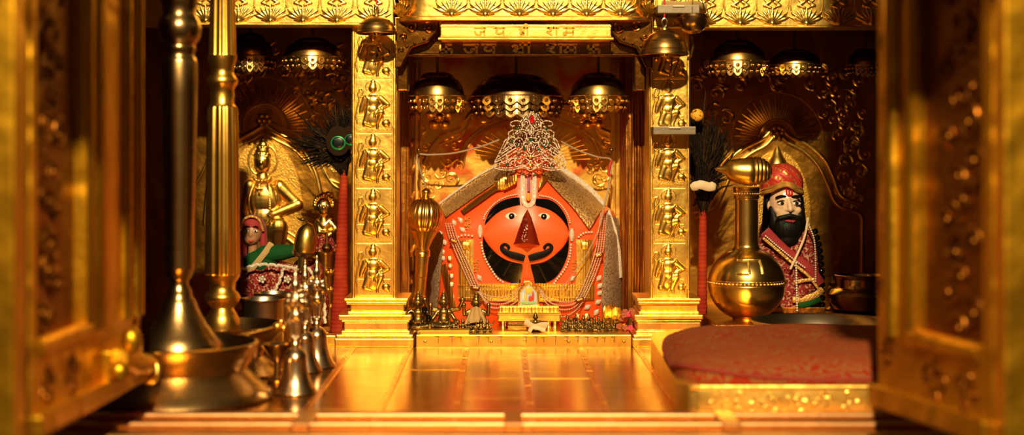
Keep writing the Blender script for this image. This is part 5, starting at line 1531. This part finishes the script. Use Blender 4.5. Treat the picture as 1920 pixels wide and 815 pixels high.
# steel pots
yp = 2.63; k = yp / FPX; c = V(((494 - VX) * yp / FPX, yp, 0))
t = thing('steel_pot', 'steel pot with a rolled rim behind the hand bells at the left', 'pot', c)
zt_ = zz(559, yp)
b = MB(); b.lathe([(34 * k, .0005), (37 * k, .006), (37.5 * k, .05), (38 * k, zt_ - .008), (40 * k, zt_ - .003), (41.5 * k, zt_ - .001), (40.5 * k, zt_ + .001), (38 * k, zt_ - .002), (36 * k, zt_ - .03), (35 * k, .01), (2 * k, .008)], c, 56); part('body', b, STEEL, t)
c2 = V(((512 - VX) * 2.74 / FPX, 2.74, 0)); zt2_ = zz(549, 2.74)
b = MB(); b.lathe([(.03, .0005), (.032, .006), (.032, zt2_ - .006), (.036, zt2_), (.034, zt2_ + .001), (.031, zt2_ - .01), (.002, .01)], c2, 48)
solo('steel_tumbler', b, STEEL, 'second steel vessel whose rim shows behind the steel pot', 'pot', c2)


def hand_bell(px, y, H_, rpx, label, rot=0.):
    c = V(((px - VX) * y / FPX, y, .0008)); s = H_ / 245.0; r_ = rpx * y / FPX
    t = thing('hand_bell', label, 'bell', c, 'hand bells standing on the gold floor')
    b = MB()
    pr = [(r_, 0), (r_ * 1.02, 2 * s), (r_ * .97, 6 * s), (r_ * .80, 16 * s), (r_ * .66, 30 * s), (r_ * .58, 46 * s), (r_ * .55, 60 * s), (r_ * .53, 68 * s), (r_ * .55, 70 * s), (r_ * .50, 76 * s), (r_ * .34, 84 * s), (r_ * .16, 88 * s), (r_ * .14, 92 * s)]
    b.lathe(pr, c, 48); part('bell_body', b, BELLM, t)
    v = lambda x, yy, z: c + Matrix.Rotation(rot, 3, 'Z') @ V((x * s, yy * s, z * s))
    b = MB(); b.lathe([(7 * s, 90 * s), (9 * s, 94 * s), (7 * s, 98 * s), (6 * s, 104 * s)], c, 24); part('handle_collar', b, BELLM, t)
    I = [(v(-5, 0, 102), 5.5 * s, v(-7, -1, 140), 6 * s), (v(5, 0, 102), 5.5 * s, v(7, -1, 140), 6 * s), ('e', v(0, 0, 148), (14 * s, 10 * s, 12 * s)), ('e', v(0, 0, 166), (10 * s, 8 * s, 12 * s)), ('e', v(0, 0, 182), (14 * s, 9 * s, 11 * s)),
         (v(0, 0, 190), 5 * s, v(0, 0, 198), 5 * s), ('e', v(0, -1, 205), (9 * s, 9 * s, 11 * s)), ('e', v(0, -10, 204), (2.5 * s, 3 * s, 3.5 * s)), (v(0, 0, 212), 8 * s, v(0, 0, 226), 5 * s), (v(0, 0, 226), 4.5 * s, v(0, 0, 242), 1.6 * s)]
    for g in (-1, 1):
        I += [(v(g * 13, 0, 186), 5.5 * s, v(g * 18, -2, 166), 4.6 * s), (v(g * 18, -2, 166), 4.4 * s, v(g * 3, -13, 178), 4 * s), (v(g * 10, 6, 186), 5 * s, v(g * 15, 7, 140), 3 * s), (v(g * 12, 0, 140), 5 * s, v(g * 7, -2, 122), 4 * s)]
    I.append(('e', v(0, -2, 104), (12 * s, 9 * s, 4 * s)))
    part('handle_figure', blob(I, .0012, 2), SILVER if False else BELLM, t)
    return t


BELLM2 = BELLM
hand_bell(554, 2.245, .192, 40, 'front hand bell with a figure handle, beside the big tray base')
hand_bell(594, 2.53, .190, 35, 'rear hand bell with a figure handle, near the left plinth')
hand_bell(572, 2.475, .186, 32, 'middle hand bell, mostly hidden behind the front one', .3)
b = MB(); A_, B_ = W(404, 641, 2.30), W(520, 611, 2.30)
t = thing('ladle', 'thin brass ladle rod with knobs lying across the tray of the big stand', 'ladle', A_)
b.tube([A_, B_], .0022, 8); part('rod', b, BRASS, t)
b = MB(); b.ell(B_, (.007, .007, .006), 14, 10); b.ell(B_ + V((.006, 0, .007)), .005, 12, 8); b.ell(B_ + V((.010, 0, -.003)), .0055, 12, 8); part('end_knob', b, BRASS, t)
b = MB(); b.ell(A_, (.010, .010, .005), 16, 10); part('bowl', b, BRASS, t)
pz = W(520, 640, 2.36); pz.z = 0
b = MB(); b.lathe([(.016, .0005), (.017, .004), (.006, .010), (.005, .03), (.012, .038), (.026, .058), (.027, .061), (.024, .06), (.012, .042), (.002, .04)], pz, 36)
solo('small_brass_lamp', b, BRASSOLD, 'small footed brass cup between the tray base and the front hand bell', 'lamp', pz)
b = MB(); P_ = [W(600, 508, 2.56), W(588, 524, 2.56), W(577, 540, 2.56), W(573, 560, 2.56), W(572, 640, 2.56)]; P_[-1].z = .0005
b.tube(P_, [.004, .0075, .0095, .0095, .011], 8, flat=(1, .35), up=(0, 1, 0))
solo('wooden_stick', b, GOLDTRIM, 'flat golden stick standing between the hand bells', 'stick', P_[-1])

# ================================================================== right niche
zl = .05
yq = 2.80; k = yq / FPX; c = V(((1400 - VX) * yq / FPX, yq, zl))
pot = thing('long_neck_pot', 'polished gold round pot with a long neck and a conch-shaped top', 'pot', c)
R0 = 72 * k; cz = R0 * .955
prof = [(R0 * .36, 0)] + [(R0 * sin(a), cz - R0 * .96 * cos(a)) for a in [radians(22 + 5 * i) for i in range(29)]]
prof = [p for p in prof if p[0] > 23 * k or p[1] < cz]
prof += [(24 * k, cz + R0 * .945), (23 * k, cz + R0 * 1.0)]
b = MB(); b.lathe(prof, c, 72); part('body', b, BRASS, pot)
b = MB()
zb_ = zz(528, yq) - zl
for dz in (-.0045, .0045): b.tube([c + V(((R0 + .0003) * cos(a), (R0 + .0003) * sin(a), zb_ + dz)) for a in [2 * pi * i / 72 for i in range(72)]], .0009, 6, closed=True)
for i in range(60):
    a = 2 * pi * i / 60; b.ell(c + V((R0 * cos(a), R0 * sin(a), zb_)), (.003, .003, .0022), 8, 6)
part('belly_band', b, BRASS, pot)
b = MB()
zs_ = zz(485, yq) - zl
def onpot(u, v_):
    z = zs_ + v_; rr = sqrt(max(1e-6, 1 - ((z - cz) / (R0 * .96)) ** 2)) * (R0 + .0004); a = -pi / 2 + u / (R0 * .9)
    return c + V((rr * cos(a), rr * sin(a), z))
s = .024
for st in ([(0, -1), (0, 0), (0, 1), (.5, 1.06), (1, 1.1)], [(-.5, -1), (-1, -1)], [(-1, .95), (-.95, .4), (-1.0, 0), (-.5, -.03), (0, 0), (.5, 0), (1, .0), (1.02, -.5), (1, -1)], [(0, -1), (-.5, -1.0), (-1, -1.0)]):
    pp = [onpot(u * s - .006, v_ * s) for u, v_ in st]
    if len(pp) > 1: b.tube(resample(pp, .002) if len(pp) > 2 else pp, .0032, 6, flat=(1, .5), up=(0, 1, 0))
part('embossed_symbol', b, GOLDREL, pot)
zt_ = zz(352, yq) - zl; z0_ = cz + R0 * .94
b = MB(); b.lathe([(23 * k, z0_), (22.5 * k, z0_ + .004), (21.5 * k, z0_ + .02), (21.5 * k, zt_ - .022), (23.5 * k, zt_ - .02), (24.5 * k, zt_ - .003), (25.5 * k, zt_), (24 * k, zt_ + .002)], c, 48)
for i in range(30):
    a = 2 * pi * i / 30; b.ell(c + V((24 * k * cos(a), 24 * k * sin(a), zt_ - .011)), (.0016, .0016, .0022), 6, 5)
for z_ in (zt_ - .006, zt_ - .017): b.tube([c + V((24.3 * k * cos(a), 24.3 * k * sin(a), z_)) for a in [2 * pi * i / 40 for i in range(40)]], .0007, 5, closed=True)
part('neck', b, BRASS, pot)
b = MB(); Mx = Matrix.Rotation(pi / 2, 4, 'Y') @ Matrix.Rotation(.0, 4, 'X')
Lc = V(((1340 - VX) * k, yq, zz(322, yq)))           # conch axis from the spout at the left to the whorls at the right
pr = [(.6, 0), (3.5, 4), (7, 17), (11, 21), (17, 25), (21, 33), (24, 46), (26.3, 60), (27.5, 70), (25.2, 72), (27.0, 75), (26.6, 78), (24.6, 79.5), (26.0, 82.5), (25.6, 86), (23, 87.4), (24.0, 90.5), (23.0, 94), (19.8, 95), (20.2, 98), (18.4, 100.4), (14.4, 101), (14.2, 103.2), (11, 104.8), (7.5, 105.2), (6.4, 106.4), (3, 107), (.6, 107.4)]
b.lathe([(x * k, z * k) for x, z in pr], Lc, 48, Mx, lambda a, i: 1 + (.05 * cos(a + .25 * i)))
b.xf(lambda p: (p.x, p.y, p.z - .10 * (p.x - Lc.x - .06) * (1 if p.x < Lc.x + .06 else -.25)))
part('conch_top', b, GOLDREL, pot, 'conch-shaped top', sharp=60)
# small brass pot at far right
c = V(((1612 - VX) * 2.95 / FPX, 2.95, zl)); k = 2.95 / FPX
t = thing('brass_water_pot', 'wide dark brass pot with a rimmed neck in the shade beside the right door', 'pot', c)
b = MB(); b.lathe([(30 * k, 0), (48 * k, 6 * k), (57 * k, 22 * k), (58 * k, 34 * k), (52 * k, 42 * k), (44 * k, 46 * k)], c, 48); part('body', b, BRASSOLD, t)
b = MB(); b.lathe([(44 * k, 46 * k), (42 * k, 50 * k), (42 * k, 62 * k), (46 * k, 66 * k), (47 * k, 69 * k), (44 * k, 70 * k), (40 * k, 66 * k), (38 * k, 50 * k)], c, 48, cap=False); part('neck', b, BRASSOLD, t)
c = V(((1560 - VX) * 2.98 / FPX, 2.98, zl)); k = 2.98 / FPX
b = MB(); b.lathe([(12 * k, 0), (13 * k, 3 * k), (5 * k, 8 * k), (4 * k, 20 * k), (8 * k, 24 * k), (11 * k, 34 * k), (8 * k, 42 * k), (4 * k, 46 * k), (6 * k, 52 * k), (2 * k, 60 * k), (.5 * k, 68 * k)], c, 28)
solo('brass_finial', b, BRASSDARK, 'small dark turned brass finial left of the wide brass pot', 'ornament', c)

# saint statue
ys_ = 2.965; ks = ys_ / FPX; S = lambda px, py, dy=0.: W(px, py, ys_) + V((0, dy, 0)); rs = lambda v: v * ks
sp_ = S(1480, 590); sp_.z = zl
sa = thing('saint_statue', 'bearded statue in a red turban and red brocade robe behind the long-necked pot', 'statue', sp_)
b = blob([('e', S(1471, 378), (rs(30), rs(32), rs(42))), ('e', S(1473, 398, -rs(8)), (rs(24), rs(24), rs(26))), (S(1473, 372, -rs(30)), rs(3), S(1475, 391, -rs(36)), rs(5)), ('e', S(1470, 392, -rs(31)), (rs(4), rs(4), rs(3.5))), ('e', S(1480, 392, -rs(31)), (rs(4), rs(4), rs(3.5))),
          ('e', S(1442, 386), (rs(5), rs(7), rs(13))), ('e', S(1457, 393, -rs(18)), (rs(9), rs(8), rs(8))), ('e', S(1490, 393, -rs(18)), (rs(9), rs(8), rs(8))), (S(1472, 410), rs(15), S(1472, 440), rs(16))], .0016, 3)
part('head', b, SKIN, sa, sharp=0)
for ex, sg in ((1461, -1), (1488, 1)):
    b = MB(); b.ell(S(ex, 380.5, -rs(28.5)), (rs(8), rs(3), rs(2.9)), 16, 10); e_ = part('eye', b, WHITE, sa)
    b = MB(); b.ell(S(ex, 380, -rs(31)), (rs(3.4), rs(1.4), rs(3.2)), 12, 8); part('pupil', b, BLACK, e_)
    b = MB(); b.tube(smooth_path([S(ex - 9, 378, -rs(28)), S(ex, 375, -rs(31)), S(ex + 9, 378, -rs(28))], 5), rs(1.1), 6); part('eyelid', b, HAIR, sa)
    b = MB(); b.tube(smooth_path([S(ex - 12, 371 - sg * 0, -rs(26)), S(ex - 2, 367, -rs(31)), S(ex + 11, 369, -rs(28))], 5), [rs(1)] + [rs(3.2)] * 8 + [rs(1.2)] * 2, 8, flat=(1, .6)); part('eyebrow', b, HAIR, sa)
bd = blob([('e', S(1473, 428, -rs(12)), (rs(30), rs(26), rs(28))), ('e', S(1473, 448, -rs(14)), (rs(22), rs(20), rs(18))), (S(1447, 392, -rs(8)), rs(8), S(1452, 420, -rs(12)), rs(12)), (S(1499, 394, -rs(8)), rs(7), S(1494, 420, -rs(12)), rs(12)),
           (S(1474, 403, -rs(32)), rs(4.6), S(1456, 408, -rs(28)), rs(5)), (S(1476, 403, -rs(32)), rs(4.6), S(1493, 408, -rs(28)), rs(5)), (S(1458, 410, -rs(26)), rs(5), S(1456, 422, -rs(22)), rs(8)), (S(1492, 410, -rs(26)), rs(5), S(1492, 422, -rs(22)), rs(8))], .0016, 2)
part('beard', bd, HAIR, sa, sharp=0)
b = blob([('e', S(1471, 374, rs(9)), (rs(34), rs(30), rs(46))), (S(1440, 370, rs(4)), rs(8), S(1440, 430, rs(6)), rs(11)), (S(1502, 372, rs(4)), rs(6), S(1504, 430, rs(6)), rs(10))], .002, 3)
part('hair', b, HAIR, sa)
b = MB(); b.tube([S(1475, 412.5, -rs(36)), S(1480, 413.5, -rs(36.5)), S(1484, 412, -rs(35))], [rs(1.2), rs(2.6), rs(1)], 8); b.tube([S(1466, 412, -rs(35)), S(1475, 413, -rs(37))], [rs(1), rs(2.4)], 8); part('lips', b, LIPS, sa)
b = MB()
for x in (1469, 1474, 1479): b.tube([S(x, 352, -rs(29)), S(x, 364, -rs(31.5))], rs(1.5), 6)
b.ell(S(1474, 365, -rs(32)), (rs(4.5), rs(1.5), rs(2.2)), 10, 8); part('forehead_mark', b, REDGEM, sa, 'red forehead mark')
# turban: wound dome with gold stripes rising to a point over the brow
b = MB(); b.m = 0
def TB(i, j):
    a = 2 * pi * i / 64; w = j / 16
    rr = rs(38 + 5 * sin(pi * min(1, w * 1.3))) * cos(w * pi / 2) ** .55 if w < 1 else .0002
    z = rs(4 + 52 * sin(w * pi / 2)) + rs(10) * (max(0, -sin(a)) ** 6) * (1 - w) - rs(8) * (1 - max(0, -sin(a))) * (1 - w) * .9
    rr *= 1 + .035 * sin(9 * a + w * 7) * (1 - w)
    return S(1466, 362, rs(2)) + V((rr * cos(a) * .98, rr * sin(a) * .92, z))
b.grid(TB, 64, 16)
for fi in range(len(b.f)):
    i = fi % 64; j = fi // 64
    b.mi[fi] = 1 if (int(i * 1.0 + j * 1.6) % 7 == 0) else 0
tu = part('turban', b, [TURBANRED, TURBANGOLD], sa, 'wound red turban with gold stripes', sharp=0)
b = MB(); b.tube([TB(i, 0) + V((0, -rs(2), rs(2))) for i in range(64)], rs(4), 8, closed=True)
b.tube([TB(i, 1) + V((0, -rs(2.4), rs(3))) for i in range(64)], rs(1.6), 6, closed=True)
part('turban_band', b, TURBANGOLD, tu)
# body
bs = blob([('e', S(1480, 490), (rs(52), rs(30), rs(60))), ('e', S(1445, 470), (rs(30), rs(26), rs(34))), ('e', S(1512, 480), (rs(27), rs(25), rs(50))), (S(1518, 470), rs(18), S(1526, 530, -.01), rs(17)), (S(1526, 530, -.01), rs(16), S(1494, 545, -.034), rs(13)), ('e', S(1480, 560), (rs(60), rs(34), rs(44))),
           (S(1440, 470), rs(18), S(1428, 530), rs(17))], .0022, 5)
bs.xf(lambda p: (p.x, p.y + .0016 * sin(p.z * 260 + p.x * 90), max(p.z, zl + .001)))
part('robe', bs, BROCFIG, sa, 'red brocade robe', sharp=0)
for nm, P_, w, mm in (('shawl_fold', [(1428, 432), (1450, 455), (1480, 482), (1512, 505), (1530, 530)], 11, BROCADE), ('shawl_border', [(1424, 444), (1448, 464), (1478, 490), (1508, 514), (1528, 540)], 2.6, GOLDTRIM),
                      ('robe_border', [(1478, 558), (1500, 556), (1522, 548), (1534, 538)], 6, GOLDTRIM), ('green_hem', [(1488, 568), (1506, 566), (1530, 556)], 5, GREENCLOTH), ('robe_trim', [(1482, 526), (1500, 522), (1520, 520)], 3, GOLDTRIM)):
    b = MB(); b.tube(smooth_path([S(x, y, -.036 - (.006 if nm != 'shawl_fold' else 0)) for x, y in P_], 6), rs(w), 10, flat=(1, .5), up=(0, 1, 0)); part(nm, b, mm, sa)
for nm, P_, rr, pitch, mm in (('pearl_string', [(1428, 440), (1456, 464), (1486, 488), (1500, 498)], 1.9, 4.2, PEARL), ('pearl_string', [(1508, 420), (1518, 450), (1520, 500), (1520, 525)], 1.9, 4.2, PEARL), ('pearl_string', [(1484, 490), (1485, 530), (1486, 580)], 2.2, 4.6, PEARL),
                              ('white_thread', [(1506, 408), (1500, 440), (1488, 470), (1474, 500)], 2.4, 2.0, CREAMCLOTH), ('black_bead_string', [(1522, 432), (1530, 460), (1534, 500), (1536, 560), (1534, 590)], 6, 12.5, BLACKGL)):
    b = MB()
    for p in resample(smooth_path([V((x, y, 0)) for x, y in P_], 8), pitch): b.ell(S(p.x, p.y, -.046 if nm != 'black_bead_string' else -.030), rs(rr), 10, 7)
    part(nm, b, mm, sa, kind='stuff' if rr < 3 else None)
b = MB(); b.cbox(S(1425, 0).x, S(1540, 0).x, 2.925, 3.01, zl, zl + .012, .002); part('base', b, GOLDDARK, sa)

# ------------------------------------------------------------------ steel plate, gold-edged platform and red cushion
pc = V((.563, 2.615, .0455))
t = thing('steel_plate', 'wide steel plate with a raised rim behind the red cushion', 'plate', pc)
r_ = .124
b = MB(); b.lathe([(r_ * .80, 0), (r_ * .90, .004), (r_ * .97, .020), (r_, .0225), (r_ * 1.003, .024), (r_ * .99, .025), (r_ * .955, .022), (r_ * .88, .0065), (r_ * .8, .003), (.002, .003)], pc, 72); part('dish', b, STEEL, t)
for i in range(7):
    p = pc + V((q_.uniform(-.05, .06), q_.uniform(-.02, .085), .0065)); b = MB()
    for kk in range(4): b.ell(p + V((.004 * cos(kk * 1.57), .004 * sin(kk * 1.57), 0)), (.004, .004, .0018), 8, 6)
    solo('petal', b, PINK if i % 2 else ROSEDK, 'loose flower petal in the steel plate', 'petal', p, 'petals in the steel plate')
plat = thing('seat_platform', 'low gold platform with an embossed scroll front under the red cushion', 'platform', (.48, 2.38, 0))
prf = [(.246, 2.085), (.256, 2.062), (.276, 2.053), (.72, 2.053), (.72, 2.71), (.30, 2.71), (.272, 2.68), (.262, 2.60)]
pp = smooth_path([V((x, y, 0)) for x, y in prf[:3]], 5)[:-1] + [V((x, y, 0)) for x, y in prf[2:]]
b = MB(); n = len(pp)
lv = [(0.0008, 0), (.006, .0), (.036, 0), (.0405, .0015), (.0405, .008)]
ctr = V((.48, 2.38, 0))
for z, ins in lv:
    for p in pp:
        d = (ctr - p); d.z = 0; d.normalize(); q3 = p + d * ins; b.v.append(V((q3.x, q3.y, z)))
for j in range(len(lv) - 1):
    for i in range(n): b.f.append([j * n + i, j * n + (i + 1) % n, (j + 1) * n + (i + 1) % n, (j + 1) * n + i]); b.mi.append(0); b.sm.append(True)
b.f.append([(len(lv) - 1) * n + i for i in range(n)]); b.mi.append(0); b.sm.append(False)
part('body', b, GOLD, plat)
b = MB()
for i in range(13):
    vine(b, (.300 + .036 * i, .020), .017, 800 + i, 2.0535)
b.tube([(.262, 2.0535, .004), (.72, 2.0535, .004)], .0018, 6); b.tube([(.262, 2.0535, .0365), (.72, 2.0535, .0365)], .0018, 6)
part('scroll_relief', b, GOLDREL, plat)
cu = thing('cushion', 'flat red brocade cushion lying on the gold platform', 'cushion', (.46, 2.29, .0405))
b = MB()
def CU(i, j, top=True):
    u, v_ = i / 44 * 2 - 1, j / 40 * 2 - 1
    # rounded square, left edge skewed like the platform
    e = 5.0; m_ = (abs(u) ** e + abs(v_) ** e) ** (1 / e); mx_ = max(abs(u), abs(v_), 1e-6)
    sc = mx_ / max(m_, 1e-6)
    uu, vv = u * sc, v_ * sc
    x = .487 + .232 * uu + .010 * vv * (1 if uu < 0 else 0); y = 2.285 + .215 * vv
    edge = (1 - abs(uu) ** 5) * (1 - abs(vv) ** 5)
    hgt = .011 + .026 * max(0, edge) ** .6 + .010 * max(0, edge) * (vv * .5 + .5)
    hgt += .0012 * sin(9 * uu + 3 * vv) * edge + .0016 * sin(14 * vv + 2 * uu) * (1 - edge)
    return V((x, y, .0412 + (hgt if top else .001 * 0)))
b.grid(lambda i, j: CU(i, j), 44, 40)
b.grid(lambda i, j: CU(44 - i, j, False), 44, 40)
for (fi, fj, di, dj, n_) in ((0, 0, 1, 0, 44), (44, 0, 0, 1, 40), (0, 40, 1, 0, 44), (0, 0, 0, 1, 40)):
    b.grid(lambda i, j: CU(fi + di * i, fj + dj * i, j == 1), n_, 1)
part('cover', b, CUSHION, cu, sharp=0)
b = MB(); rim = [(i, 0) for i in range(45)] + [(44, j) for j in range(1, 41)] + [(i, 40) for i in range(43, -1, -1)] + [(0, j) for j in range(39, 0, -1)]
b.tube([CU(i, j) + V((0, 0, -.004)) for i, j in rim], .0032, 8, closed=True); part('piping', b, mat('cushion_piping', (.22, .02, .012), 0, .8), cu)

# ================================================================== light, world, camera
ld = bpy.data.lights.new('ceiling_spot', 'SPOT'); ld.energy = LIGHT_W; ld.color = (1.0, .75, .39); ld.spot_size = radians(50); ld.spot_blend = .35; ld.shadow_soft_size = .035
lo = bpy.data.objects.new('ceiling_spot', ld); COL.objects.link(lo); lo.location = (-.04, -.54, 2.22)
lo.rotation_euler = (V((.05, 2.8, .25)) - V(lo.location)).to_track_quat('-Z', 'Y').to_euler()
w = bpy.data.worlds.new('World'); bpy.context.scene.world = w; w.use_nodes = True
bg = w.node_tree.nodes['Background']
tc = w.node_tree.nodes.new('ShaderNodeTexCoord'); ns = w.node_tree.nodes.new('ShaderNodeTexNoise'); ns.inputs['Scale'].default_value = 2.2; ns.inputs['Detail'].default_value = 1
rp = w.node_tree.nodes.new('ShaderNodeValToRGB'); rp.color_ramp.elements[0].position = .38; rp.color_ramp.elements[1].position = .68
rp.color_ramp.elements[0].color = (.05, .025, .008, 1); rp.color_ramp.elements[1].color = (1, .62, .28, 1)
w.node_tree.links.new(tc.outputs['Generated'], ns.inputs['Vector']); w.node_tree.links.new(ns.outputs['Fac'], rp.inputs['Fac']); w.node_tree.links.new(rp.outputs['Color'], bg.inputs['Color'])
bg.inputs['Strength'].default_value = WORLD_S

cam = bpy.data.cameras.new('Camera'); co = bpy.data.objects.new('Camera', cam); COL.objects.link(co)
co.location = (0, 0, EYE); co.rotation_euler = (radians(90), 0, 0)
cam.sensor_width = 36; cam.sensor_fit = 'HORIZONTAL'; cam.lens = 36 * FPX / 1920
cam.shift_x = (960 - VX) / 1920; cam.shift_y = (VY - 407.5) / 1920
cam.clip_start = .05
cam.dof.use_dof = True; cam.dof.focus_distance = 2.86; cam.dof.aperture_fstop = 2.2
sc = bpy.context.scene; sc.camera = co
sc.view_settings.view_transform = 'Standard'; sc.view_settings.look = 'None'; sc.view_settings.gamma = 1; sc.view_settings.use_curve_mapping = False
sc.view_settings.exposure = EXPO
for o in list(bpy.data.objects):
    if o.type == 'MESH' and o.users == 0: bpy.data.objects.remove(o)
